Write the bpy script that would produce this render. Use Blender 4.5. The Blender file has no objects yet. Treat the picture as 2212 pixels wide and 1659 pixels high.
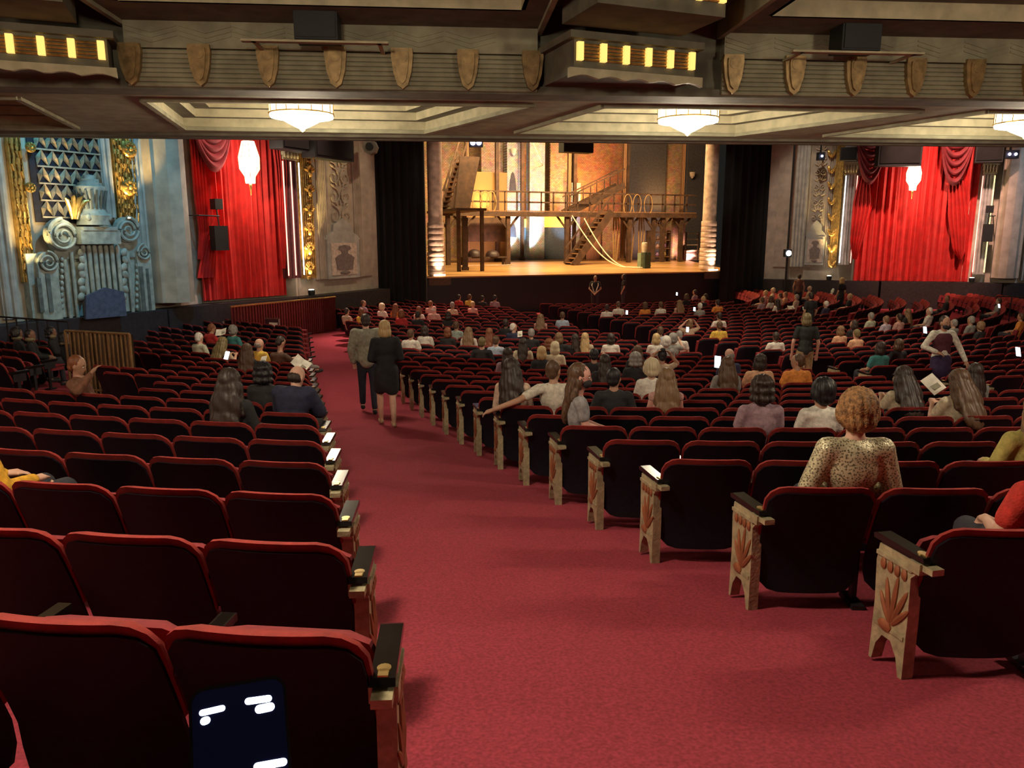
import bpy, bmesh, math, random
from mathutils import Vector, Matrix
import numpy as np
random.seed(7)
sc = bpy.context.scene
COL = sc.collection

# ------------------------------------------------------------------ camera
S = 1.08
F, CX, CY = 1660.0, 1106.0, 829.5
PITCH = math.atan((CY - 508) / F)
TH = math.radians(21)
CAM = Vector((-15.1 * S, -32 * S, 3.5))
FW = Vector((math.sin(TH) * math.cos(PITCH), math.cos(TH) * math.cos(PITCH), -math.sin(PITCH)))
RT = Vector((math.cos(TH), -math.sin(TH), 0))
UP = RT.cross(FW)
cd = bpy.data.cameras.new('camera')
cd.sensor_width = 36
cd.lens = F / 2212 * 36
cd.clip_end = 300
cam = bpy.data.objects.new('camera', cd)
COL.objects.link(cam)
cam.matrix_world = Matrix((RT, UP, -FW)).transposed().to_4x4()
cam.location = CAM
sc.camera = cam
sc.view_settings.view_transform = 'Standard'
sc.view_settings.look = 'None'
sc.view_settings.gamma = 1
sc.view_settings.use_curve_mapping = False
sc.view_settings.exposure = 0.0
sc.cycles.max_bounces = 6; sc.cycles.diffuse_bounces = 4; sc.cycles.glossy_bounces = 2; sc.cycles.caustics_reflective = False; sc.cycles.caustics_refractive = False

# ------------------------------------------------------------------ world: faint warm glow of a big dim hall
w = bpy.data.worlds.new('world')
sc.world = w
w.use_nodes = True
w.node_tree.nodes['Background'].inputs[0].default_value = (0.8, 0.72, 0.62, 1)
w.node_tree.nodes['Background'].inputs[1].default_value = 0.016

# ------------------------------------------------------------------ theatre lights (house rig and stage rig)
def aim(o, target):
    o.rotation_euler = (Vector(target) - o.location).to_track_quat('-Z', 'Y').to_euler()
def spot(loc, target, energy, color, angle=40, blend=.6, size=.25):
    l = bpy.data.lights.new('spot_light', 'SPOT')
    l.energy = energy; l.color = color; l.spot_size = math.radians(angle); l.spot_blend = blend; l.shadow_soft_size = size
    o = bpy.data.objects.new('spot_light', l); COL.objects.link(o); o.location = loc; aim(o, target); return o
def area(loc, target, energy, color, sx, sy):
    l = bpy.data.lights.new('area_light', 'AREA')
    l.energy = energy; l.color = color; l.shape = 'RECTANGLE'; l.size = sx; l.size_y = sy
    o = bpy.data.objects.new('area_light', l); COL.objects.link(o); o.location = loc; aim(o, target); return o
def point(loc, energy, color, size=.2):
    l = bpy.data.lights.new('point_light', 'POINT')
    l.energy = energy; l.color = color; l.shadow_soft_size = size
    o = bpy.data.objects.new('point_light', l); COL.objects.link(o); o.location = loc; return o
WARM, AMBER, COOL, CYAN, RED = (1, .78, .5), (1, .55, .18), (.62, .8, 1), (.3, .75, 1), (1, .25, .15)
# stage wash hung above the proscenium
area((-3, 1.5, 11), (-2, 6, 1.8), 3400, (1, .66, .3), 9, 1.2)
area((5, 1.5, 11), (4, 6, 1.8), 2100, (1, .62, .3), 6, 1.2)
spot((-2, 1.0, 11), (-2.6, 11, 5.0), 6500, (1, .6, .22), 40)
spot((6, 1.0, 11), (3.4, 13, 6.0), 12000, (1, .42, .12), 32)
spot((3, 1.0, 11), (1.2, 13, 6), 6500, (1, .62, .35), 40)
# side boxes: curtains
spot((-11.0, -13.0, 13), (-15.2, -6.6, 4.6), 5000, (1, .6, .48), 33)
spot((11.0, -13.0, 13), (15.6, -6.6, 4.6), 10500, (1, .55, .42), 42)
# organ bay: cyan flood
spot((-15.5, -14.5, 11), (-19.6, -10.3, 3.4), 1900, (.16, .68, 1), 52)
spot((-19.0, -17.0, 11), (-21.6, -12.2, 4.5), 1900, (.14, .7, 1), 40)
# proscenium splay walls, front of house beams
spot((-4, -9, 15), (-11.6, -3.6, 4.0), 2300, (1, .78, .52), 24)
spot((5, -9, 15), (11.6, -3.6, 4.0), 2600, (1, .82, .66), 26)
spot((16, -16, 13), (19.6, -10, 5), 2200, (.62, .78, 1), 36)
# light pools on the front seats
spot((-7, -2, 15), (-9.6, -8.0, .5), 13500, (1, .6, .48), 26)
spot((-2, -2, 15), (-5.5, -8.0, .5), 5000, (1, .6, .5), 34)
spot((9, -2, 15), (6.0, -9.0, .5), 2600, (1, .66, .34), 36)
spot((-7.5, -3, 14), (-12.9, -10.0, 0), 5200, (1, .55, .48), 22)
# wash on the two set columns
spot((-3, -14, 13), (-7.2, -1.0, 5.5), 1500, (1, .8, .6), 13)
spot((3, -14, 13), (7.1, -1.0, 5.5), 1500, (1, .82, .62), 13)
# house lights in the high ceiling over the middle seats
spot((-6, -14, 15), (-6.5, -18, .6), 3600, (1, .8, .55), 62, 1.0)
spot((0, -15, 15), (0, -16, .6), 3000, (1, .76, .45), 62, 1.0)
spot((10, -12, 15), (10, -14, .6), 1300, (1, .7, .4), 60, 1.0)

# ------------------------------------------------------------------ pixel helpers (a pixel gives a direction only)
def ray(px, py):
    return FW + RT * ((px - CX) / F) - UP * ((py - CY) / F)
def at_z(px, py, z):
    d = ray(px, py); return CAM + d * ((z - CAM.z) / d.z)
def at_Y(px, py, Y):
    d = ray(px, py); return CAM + d * ((Y - CAM.y) / d.y)
def at_line(px, py, A, B):
    d = ray(px, py); nx, ny = -(B[1] - A[1]), B[0] - A[0]
    t = (nx * (A[0] - CAM.x) + ny * (A[1] - CAM.y)) / (nx * d.x + ny * d.y)
    return CAM + d * t
def proj(p):
    v = Vector(p) - CAM; z = v.dot(FW)
    return CX + F * v.dot(RT) / z, CY - F * v.dot(UP) / z, z

# ------------------------------------------------------------------ materials
MATS = {}
def mat(name, col, rough=.6, metal=0., emit=None, estr=0., var=.12, vscale=9., bump=0., bscale=120., kind='noise', col2=None, sheen=0., spec=.5, stretch=(1, 1, 1)):
    if name in MATS: return MATS[name]
    m = bpy.data.materials.new(name); m.use_nodes = True
    nt = m.node_tree; b = nt.nodes['Principled BSDF']
    b.inputs['Roughness'].default_value = rough; b.inputs['Metallic'].default_value = metal
    b.inputs['Specular IOR Level'].default_value = spec
    if sheen: b.inputs['Sheen Weight'].default_value = sheen; b.inputs['Sheen Tint'].default_value = (*col, 1)
    tc = nt.nodes.new('ShaderNodeTexCoord'); mp = nt.nodes.new('ShaderNodeMapping')
    mp.inputs['Scale'].default_value = stretch
    nt.links.new(tc.outputs['Object'], mp.inputs['Vector'])
    if kind == 'wave':
        t = nt.nodes.new('ShaderNodeTexWave'); t.inputs['Scale'].default_value = vscale; t.inputs['Distortion'].default_value = 2.5
        t.inputs['Detail'].default_value = 2
    elif kind == 'spots':
        t = nt.nodes.new('ShaderNodeTexVoronoi'); t.inputs['Scale'].default_value = vscale
    else:
        t = nt.nodes.new('ShaderNodeTexNoise'); t.inputs['Scale'].default_value = vscale; t.inputs['Detail'].default_value = 4
    nt.links.new(mp.outputs['Vector'], t.inputs['Vector'])
    fac = t.outputs['Distance'] if kind == 'spots' else t.outputs['Fac']
    r = nt.nodes.new('ShaderNodeValToRGB')
    c2 = col2 if col2 else tuple(min(1, c * (1 + var * 2)) for c in col)
    c1 = col if col2 else tuple(c * (1 - var * 2) for c in col)
    r.color_ramp.elements[0].color = (*c1, 1); r.color_ramp.elements[1].color = (*c2, 1)
    r.color_ramp.elements[0].position = .3; r.color_ramp.elements[1].position = .7
    if kind == 'spots': r.color_ramp.elements[0].position = .25; r.color_ramp.elements[1].position = .55
    nt.links.new(fac, r.inputs['Fac']); nt.links.new(r.outputs['Color'], b.inputs['Base Color'])
    if bump:
        n2 = nt.nodes.new('ShaderNodeTexNoise'); n2.inputs['Scale'].default_value = bscale; n2.inputs['Detail'].default_value = 2
        nt.links.new(tc.outputs['Object'], n2.inputs['Vector'])
        bp = nt.nodes.new('ShaderNodeBump'); bp.inputs['Strength'].default_value = bump; bp.inputs['Distance'].default_value = .02
        nt.links.new(n2.outputs['Fac'], bp.inputs['Height']); nt.links.new(bp.outputs['Normal'], b.inputs['Normal'])
    if emit:
        b.inputs['Emission Color'].default_value = (*emit, 1); b.inputs['Emission Strength'].default_value = estr
    MATS[name] = m
    return m
def brick_mat(name, c1, c2, mortar, scale=4.0):
    m = bpy.data.materials.new(name); m.use_nodes = True; nt = m.node_tree; b = nt.nodes['Principled BSDF']
    tc = nt.nodes.new('ShaderNodeTexCoord'); mp = nt.nodes.new('ShaderNodeMapping')
    mp.inputs['Rotation'].default_value = (math.pi / 2, 0, 0)
    t = nt.nodes.new('ShaderNodeTexBrick'); t.inputs['Scale'].default_value = scale
    t.inputs['Color1'].default_value = (*c1, 1); t.inputs['Color2'].default_value = (*c2, 1); t.inputs['Mortar'].default_value = (*mortar, 1)
    t.inputs['Mortar Size'].default_value = .03
    nt.links.new(tc.outputs['Object'], mp.inputs['Vector']); nt.links.new(mp.outputs['Vector'], t.inputs['Vector'])
    n = nt.nodes.new('ShaderNodeTexNoise'); n.inputs['Scale'].default_value = 3.0; n.inputs['Detail'].default_value = 6
    nt.links.new(tc.outputs['Object'], n.inputs['Vector'])
    mx = nt.nodes.new('ShaderNodeMix'); mx.data_type = 'RGBA'; mx.blend_type = 'MULTIPLY'; mx.inputs[0].default_value = .8
    nt.links.new(t.outputs['Color'], mx.inputs[6]); nt.links.new(n.outputs['Color'], mx.inputs[7])
    nt.links.new(mx.outputs[2], b.inputs['Base Color'])
    bp = nt.nodes.new('ShaderNodeBump'); bp.inputs['Distance'].default_value = .05; bp.inputs['Strength'].default_value = .9
    nt.links.new(t.outputs['Fac'], bp.inputs['Height']); bp.invert = True
    nt.links.new(bp.outputs['Normal'], b.inputs['Normal']); b.inputs['Roughness'].default_value = .85
    MATS[name] = m; return m

carpet = mat('carpet_red', (.34, .032, .055), .95, var=.16, vscale=60, bump=.5, bscale=900, sheen=.25)
velvet = mat('velvet_red', (.25, .018, .013), .8, var=.12, vscale=14, bump=.25, bscale=400, sheen=.5)
velvet_d = mat('velvet_cushion', (.20, .015, .02), .85, var=.12, vscale=14, sheen=.4)
shell_m = mat('seat_shell_black', (.0065, .0055, .010), .5, var=.2, vscale=40, spec=.2)
iron = mat('cast_iron_dark', (.02, .017, .02), .45, .3)
blackpaint = mat('black_paint', (.008, .008, .01), .5)
gloss = mat('armrest_black_lacquer', (.012, .009, .008), .16, spec=.6)
cream = mat('standard_cream_paint', (.42, .36, .22), .38, .25, var=.15, vscale=20, bump=.2, bscale=60)
leafm = mat('standard_leaf_rust', (.30, .10, .045), .45, .2)
gold = mat('gold_leaf', (.62, .40, .12), .35, .75, var=.2, vscale=8, bump=.3, bscale=30)
brass = mat('brass_plate', (.75, .52, .2), .3, .9)
chrome = mat('chrome_edge', (.6, .58, .55), .25, 1.0)
plaster = mat('plaster_tan', (.30, .29, .195), .75, var=.12, vscale=3, bump=.15, bscale=25)
plaster_d = mat('plaster_brown_shaded', (.135, .125, .088), .8, var=.15, vscale=3)  # darker copy of the tan plaster; puts shade into the coffer undersides
plaster_l = mat('plaster_pale_lit', (.46, .42, .27), .7, var=.1, vscale=4)  # paler copy of the tan plaster; puts light into the coffer step faces
stone = mat('wall_stone', (.44, .38, .30), .75, var=.1, vscale=2.5, bump=.15, bscale=18)
stone_g = mat('wall_stone_grey', (.40, .40, .37), .7, var=.12, vscale=3, bump=.15, bscale=18)
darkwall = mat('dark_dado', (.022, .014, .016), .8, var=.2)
maroon = mat('maroon_wall', (.10, .016, .016), .8, var=.2)
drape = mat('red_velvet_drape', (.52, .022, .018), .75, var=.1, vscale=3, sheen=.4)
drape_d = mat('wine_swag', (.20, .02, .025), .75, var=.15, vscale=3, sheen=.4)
blackcloth = mat('black_masking_cloth', (.008, .008, .007), .95, var=.2, vscale=2)
wood = mat('stage_timber', (.20, .10, .045), .7, var=.25, vscale=3, kind='wave', stretch=(1, .2, 1))
wood_d = mat('dark_timber', (.055, .027, .014), .7, var=.25, vscale=3)
wood_y = mat('ochre_boards', (.23, .13, .042), .7, var=.25, vscale=4, kind='wave', stretch=(4, 1, .2))
deckm = mat('stage_deck', (.42, .24, .09), .32, var=.3, vscale=1.6, stretch=(.25, 2.2, 1))
palecol = mat('pale_column', (.55, .42, .32), .75, var=.15, vscale=4, bump=.3, bscale=12)
ropem = mat('rope', (.75, .62, .42), .8)
paperm = mat('paper_white', (.8, .76, .66), .7)
speakerm = mat('speaker_black', (.007, .009, .009), .6)
brick1 = brick_mat('brick_orange', (.62, .27, .13), (.45, .17, .08), (.2, .1, .06), 3.0)
brick2 = brick_mat('brick_tan', (.6, .40, .24), (.42, .26, .15), (.25, .16, .1), 3.0)
brick3 = brick_mat('brick_whitewash', (.62, .6, .58), (.48, .46, .45), (.25, .22, .22), 3.2)
def emat(name, col, s):
    return mat(name, tuple(min(1, c) for c in col), .5, emit=col, estr=s, var=.02)
glass_hot = emat('lamp_glass_white', (1, .90, .72), 9)
glass_warm = emat('lamp_glass_gold', (1, .62, .16), 1.25)
led_blue = emat('led_lens_violet', (.62, .6, 1), 16)
led_white = emat('led_lens_white', (.85, .9, 1), 10)
neon_w = emat('cove_tube_white', (.95, .97, 1), 3.2)
screen_m = emat('phone_screen_glow', (.62, .82, 1), 5)
amber_glow = emat('amber_lit_panel', (1, .5, .05), 1.5)

# ------------------------------------------------------------------ mesh builder
class MB:
    def __init__(self): self.v, self.f = [], []
    def add(self, vs, fs):
        o = len(self.v); self.v += [tuple(p) for p in vs]; self.f += [tuple(i + o for i in q) for q in fs]; return self
    def box(self, c, s, rz=0., rx=0., ry=0.):
        M = Matrix.Rotation(rz, 3, 'Z') @ Matrix.Rotation(ry, 3, 'Y') @ Matrix.Rotation(rx, 3, 'X')
        vs = [Vector(c) + M @ Vector((x * s[0] / 2, y * s[1] / 2, z * s[2] / 2)) for x in (-1, 1) for y in (-1, 1) for z in (-1, 1)]
        return self.add(vs, [(0, 1, 3, 2), (4, 6, 7, 5), (0, 4, 5, 1), (2, 3, 7, 6), (0, 2, 6, 4), (1, 5, 7, 3)])
    def beam(self, p0, p1, w, h):
        p0, p1 = Vector(p0), Vector(p1); d = (p1 - p0).normalized()
        s = d.cross(Vector((0, 0, 1)));  s = s.normalized() if s.length > 1e-3 else Vector((1, 0, 0))
        u = s.cross(d)
        vs = [p + s * (a * w / 2) + u * (b * h / 2) for p in (p0, p1) for a, b in ((-1, -1), (1, -1), (1, 1), (-1, 1))]
        return self.add(vs, [(0, 1, 2, 3), (7, 6, 5, 4), (0, 4, 5, 1), (1, 5, 6, 2), (2, 6, 7, 3), (3, 7, 4, 0)])
    def cyl(self, p0, p1, r0, r1=None, n=10, caps=True):
        r1 = r0 if r1 is None else r1
        p0, p1 = Vector(p0), Vector(p1); d = (p1 - p0).normalized()
        s = d.cross(Vector((0, 0, 1))); s = s.normalized() if s.length > 1e-3 else Vector((1, 0, 0))
        u = s.cross(d)
        vs = []
        for p, r in ((p0, r0), (p1, r1)):
            vs += [p + s * (r * math.cos(2 * math.pi * i / n)) + u * (r * math.sin(2 * math.pi * i / n)) for i in range(n)]
        fs = [(i, (i + 1) % n, n + (i + 1) % n, n + i) for i in range(n)]
        if caps: fs += [tuple(range(n))[::-1], tuple(range(n, 2 * n))]
        return self.add(vs, fs)
    def tube(self, pts, r, n=6):
        pts = [Vector(p) for p in pts]; vs = []; N = len(pts)
        for i, p in enumerate(pts):
            d = (pts[min(i + 1, N - 1)] - pts[max(i - 1, 0)]).normalized()
            s = d.cross(Vector((0, 0, 1))); s = s.normalized() if s.length > 1e-3 else Vector((1, 0, 0))
            u = s.cross(d); rr = r[i] if isinstance(r, (list, tuple)) else r
            vs += [p + s * (rr * math.cos(2 * math.pi * k / n)) + u * (rr * math.sin(2 * math.pi * k / n)) for k in range(n)]
        fs = [(i * n + k, i * n + (k + 1) % n, (i + 1) * n + (k + 1) % n, (i + 1) * n + k) for i in range(N - 1) for k in range(n)]
        fs += [tuple(range(n))[::-1], tuple(range((N - 1) * n, N * n))]
        return self.add(vs, fs)
    def lathe(self, prof, c=(0, 0, 0), n=20):
        vs, fs = [], []
        for r, z in prof:
            vs += [(c[0] + r * math.cos(2 * math.pi * i / n), c[1] + r * math.sin(2 * math.pi * i / n), c[2] + z) for i in range(n)]
        for j in range(len(prof) - 1):
            fs += [(j * n + i, j * n + (i + 1) % n, (j + 1) * n + (i + 1) % n, (j + 1) * n + i) for i in range(n)]
        fs += [tuple(range(n))[::-1], tuple(range((len(prof) - 1) * n, len(prof) * n))]
        return self.add(vs, fs)
    def ell(self, c, r, n=10, m=7, R=None):
        vs, fs = [], []
        for j in range(m + 1):
            t = math.pi * j / m
            for i in range(n):
                a = 2 * math.pi * i / n
                p = Vector((r[0] * math.sin(t) * math.cos(a), r[1] * math.sin(t) * math.sin(a), r[2] * math.cos(t)))
                if R: p = R @ p
                vs.append(Vector(c) + p)
        for j in range(m):
            fs += [(j * n + i, (j + 1) * n + i, (j + 1) * n + (i + 1) % n, j * n + (i + 1) % n) for i in range(n)]
        return self.add(vs, fs)
    def prism(self, poly, d0, d1, axes=(0, 2, 1)):
        # poly in the plane of axes[0], axes[1]; extruded along axes[2]
        n = len(poly); vs = []
        for d in (d0, d1):
            for a, b in poly:
                p = [0, 0, 0]; p[axes[0]] = a; p[axes[1]] = b; p[axes[2]] = d; vs.append(p)
        fs = [(i, (i + 1) % n, n + (i + 1) % n, n + i) for i in range(n)] + [tuple(range(n))[::-1], tuple(range(n, 2 * n))]
        return self.add(vs, fs)
    def grid(self, fn, nu, nv):
        vs = [fn(i / nu, j / nv) for j in range(nv + 1) for i in range(nu + 1)]
        fs = [(j * (nu + 1) + i, j * (nu + 1) + i + 1, (j + 1) * (nu + 1) + i + 1, (j + 1) * (nu + 1) + i) for j in range(nv) for i in range(nu)]
        return self.add(vs, fs)
    def quad(self, a, b, c, d): return self.add([a, b, c, d], [(0, 1, 2, 3)])
    def mesh(self, name, m=None, smooth=False):
        me = bpy.data.meshes.new(name); me.from_pydata(self.v, [], self.f); me.update()
        bm = bmesh.new(); bm.from_mesh(me); bmesh.ops.remove_doubles(bm, verts=bm.verts, dist=1e-5); bmesh.ops.recalc_face_normals(bm, faces=bm.faces)
        bm.to_mesh(me); bm.free()
        if m: me.materials.append(m)
        if smooth:
            me.polygons.foreach_set('use_smooth', [True] * len(me.polygons))
            try: me.set_sharp_from_angle(angle=math.radians(42))
            except Exception: pass
        return me
    def build(self, name, m, parent=None, smooth=False):
        return link(name, self.mesh(name, m, smooth), parent)
def link(name, me, parent=None):
    o = bpy.data.objects.new(name, me); COL.objects.link(o)
    if parent is not None: o.parent = parent
    return o
def tag(o, label=None, cat=None, group=None, kind=None):
    if label: o['label'] = label
    if cat: o['category'] = cat
    if group: o['group'] = group
    if kind: o['kind'] = kind
    return o
def thing(name, label, cat, loc=(0, 0, 0), rz=0., group=None, kind=None):
    o = bpy.data.objects.new(name, None); COL.objects.link(o); o.empty_display_size = .1
    o.location = loc; o.rotation_euler = (0, 0, rz); tag(o, label, cat, group, kind); return o
def copy_tree(o, parent=None):
    c = o.copy(); COL.objects.link(c); c.parent = parent
    for ch in list(o.children): copy_tree(ch, c)
    return c
def copy_children(src, dst):
    for ch in list(src.children): copy_tree(ch, dst)
# ================================================================== FLOOR
_R = [0, 13, 16, 19, 22, 25, 28, 30, 32, 33.7, 35.4, 40]
_D = [2.52, 2.52, 2.5, 2.44, 2.29, 2.0, 1.66, 1.41, 1.17, .96, .80, .45]
def fz(r):
    return float(3.5 - .78 - S * np.interp(r / S, _R, _D))
def fzp(p): return fz(math.hypot(p[0], p[1]))
mb = MB()
rs = list(np.linspace(3.0, 45.0, 85)); ph = list(np.linspace(-80, 80, 81))
mb.grid(lambda u, v: (3 + 42 * v) * 1.0 and ((3 + 42 * v) * math.sin(math.radians(-80 + 160 * u)), -(3 + 42 * v) * math.cos(math.radians(-80 + 160 * u)), fz(3 + 42 * v)), 80, 84)
mb.quad((-26, -3.2, -.02), (26, -3.2, -.02), (26, 1, -.02), (-26, 1, -.02))
mb.quad((-4, -6, -.02), (4, -6, -.02), (4, -3.2, -.02), (-4, -3.2, -.02))
floor = tag(mb.build('floor', carpet, smooth=True), 'sloping auditorium floor covered in red carpet', kind='structure')

# ================================================================== STAGE SHELL
def dz(Y): return 1.7 + .02 * (Y + 1.5)
mb = MB()
mb.add([(-10.2, -1.5, 0), (10.2, -1.5, 0), (10.2, -1.5, 1.64), (-10.2, -1.5, 1.64), (-15, 14, 0), (15, 14, 0), (15, 14, 1.9), (-15, 14, 1.9)],
       [(0, 1, 2, 3), (1, 5, 6, 2), (4, 0, 3, 7), (3, 2, 6, 7)])
stage = tag(mb.build('floor_stage', blackpaint), 'black painted front wall of the raised stage', kind='structure')
mb = MB(); mb.add([(-8.6, -1.56, 1.645), (8.6, -1.56, 1.645), (14.5, 14, 1.945), (-14.5, 14, 1.945), (-8.6, -1.56, 1.7), (8.6, -1.56, 1.7), (14.5, 14, 2.01), (-14.5, 14, 2.01)],
                  [(0, 1, 5, 4), (4, 5, 6, 7), (1, 2, 6, 5), (3, 0, 4, 7)])
mb.build('stage_deck_boards', deckm, stage)

# ================================================================== WALLS OF THE HALL
WL = [(-9.9, -2.2), (-13.9, -5.7), (-16.7, -7.4), (-18.1, -8.9), (-21.0, -11.4), (-24.0, -15.0), (-26.0, -24.0), (-26.0, -44.0)]
WR = [(-x, y) for x, y in WL]
HW = 16.0
for nm, P, sg in (('wall_left', WL, 1), ('wall_right', WR, -1)):
    mb = MB()
    for A, B in zip(P[:-1], P[1:]):
        d = Vector((B[0] - A[0], B[1] - A[1])).normalized(); n = Vector((d.y, -d.x)) * sg   # outward
        o = n * .3
        mb.add([(A[0], A[1], 1.3), (B[0], B[1], 1.3), (B[0], B[1], HW), (A[0], A[1], HW), (A[0] + o.x, A[1] + o.y, 1.3), (B[0] + o.x, B[1] + o.y, 1.3), (B[0] + o.x, B[1] + o.y, HW), (A[0] + o.x, A[1] + o.y, HW)],
               [(0, 1, 2, 3), (4, 7, 6, 5), (0, 3, 7, 4), (1, 5, 6, 2), (3, 2, 6, 7), (0, 4, 5, 1)])
    wl = tag(mb.build(nm, stone), 'tall decorated side wall of the auditorium', kind='structure')
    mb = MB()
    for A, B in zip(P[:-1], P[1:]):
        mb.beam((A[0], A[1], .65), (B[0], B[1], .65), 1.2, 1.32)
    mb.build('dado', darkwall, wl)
    if sg == 1: wall_left = wl
    else: wall_right = wl

def wall_frame(A, B, t, flip):
    """local frame on a wall segment: x along the wall, y out into the hall, origin on the wall at floor 0"""
    A, B = Vector(A), Vector(B); p = A.lerp(B, t)
    d = (B - A).normalized()
    n = Vector((d.y, -d.x))
    if n.dot(Vector((0, -20)) - p) < 0: n = -n
    ang = math.atan2(n.y, n.x) - math.pi / 2
    return (p.x, p.y, 0), ang

# ================================================================== CEILING: underside of the balcony
_a = math.radians(-21 + 4.7)
E1 = Vector((math.cos(_a), math.sin(_a), 0)); E2 = Vector((-math.sin(_a), math.cos(_a), 0))
def Bp(a, b, z): return Vector((CAM.x, CAM.y, 0)) + E1 * a + E2 * b + Vector((0, 0, z))
ZS = 5.7
ceil_root = thing('ceiling', 'stepped plaster underside of the balcony with recessed coffers', None, kind='structure')
def cbuild(mb, name, m, smooth=False):
    mb.v = [tuple(Bp(*p)) for p in mb.v]
    return mb.build(name, m, ceil_root, smooth)
bronze = mat('shield_bronze', (.34, .23, .10), .45, .45, var=.2, vscale=8)
BAYS = [(-13.2, -8.0), (-4.8, 1.45), (4.45, 10.7), (13.6, 20.0)]
FARC = [[(-12.2, 17.2), (-7.6, 17.3), (-6.9, 13.7), (-11.5, 13.7)],
        [(-5.45, 17.25), (-.44, 17.45), (1.5, 13.7), (-4.95, 13.7)],
        [(1.5, 17.25), (6.4, 17.35), (8.5, 13.75), (2.7, 13.7)],
        [(8.4, 17.25), (13.4, 17.4), (15.5, 13.8), (9.7, 13.75)]]
# soffit plate of the far (stage side) zone, built cell by cell round each coffer
cells = [(-16, -6.2), (-6.2, 1.45 + .25), (1.7, 8.9), (8.9, 22)]
mb = MB()
for (a0, a1), q in zip(cells, FARC):
    # slanted cell sides follow the coffers
    sk = 1.0
    R4 = [(a0 - sk if a0 > -16 else a0, 18.5), (a1 - sk if a1 < 22 else a1, 18.5), (a1 + .3 if a1 < 22 else a1, 13.35), (a0 + .3 if a0 > -16 else a0, 13.35)]
    for i in range(4):
        j = (i + 1) % 4
        mb.quad((*R4[i], ZS), (*R4[j], ZS), (*q[j], ZS), (*q[i], ZS))
cbuild(mb, 'soffit_plate', plaster)
# lip of the balcony
mb = MB()
def bar(mb, a0, a1, b0, b1, z0, z1):
    mb.add([(a, b, z) for a in (a0, a1) for b in (b0, b1) for z in (z0, z1)], [(0, 1, 3, 2), (4, 6, 7, 5), (0, 4, 5, 1), (2, 3, 7, 6), (0, 2, 6, 4), (1, 5, 7, 3)])
bar(mb, -18, 24, 18.5, 18.75, ZS - .06, 8.2); bar(mb, -18, 24, 18.1, 18.5, ZS - .05, ZS + .02)
bar(mb, -18, 24, 18.75, 18.9, ZS + .1, 7.6)
cbuild(mb, 'balcony_lip', plaster_d)
# far coffers: nested steps
def lerp2(p, c, t): return (p[0] + (c[0] - p[0]) * t, p[1] + (c[1] - p[1]) * t)
for q in FARC:
    c = (sum(p[0] for p in q) / 4, sum(p[1] for p in q) / 4)
    faces, unders = MB(), MB()
    z = ZS; cur = q
    for k, (rise, t) in enumerate([(.20, .10), (.16, .12), (.16, .14), (.16, .16), (.12, None)]):
        for i in range(4):
            j = (i + 1) % 4
            faces.quad((*cur[i], z), (*cur[j], z), (*cur[j], z + rise), (*cur[i], z + rise))
        z += rise
        if t is None:
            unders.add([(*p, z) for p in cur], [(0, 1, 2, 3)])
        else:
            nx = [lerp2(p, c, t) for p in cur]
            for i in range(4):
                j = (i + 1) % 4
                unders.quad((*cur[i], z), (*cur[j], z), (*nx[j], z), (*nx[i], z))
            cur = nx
    cbuild(faces, 'coffer_moulding', plaster_l); cbuild(unders, 'coffer_panel', plaster_d)  # same plaster: step faces coloured as lit, undersides coloured as shaded
# edge roll around far coffers
for q in FARC:
    mb = MB()
    for i in range(4):
        j = (i + 1) % 4; mb.beam((*q[i], ZS - .02), (*q[j], ZS - .02), .10, .07)
    cbuild(mb, 'coffer_bead', plaster)
# cross beam
mb = MB()
bar(mb, -16, 22, 12.82, 13.37, ZS, ZS + .12)
bar(mb, -16, 22, 12.95, 13.3, ZS + .1, 7.3)
cbuild(mb, 'cross_beam', plaster_d)
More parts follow.
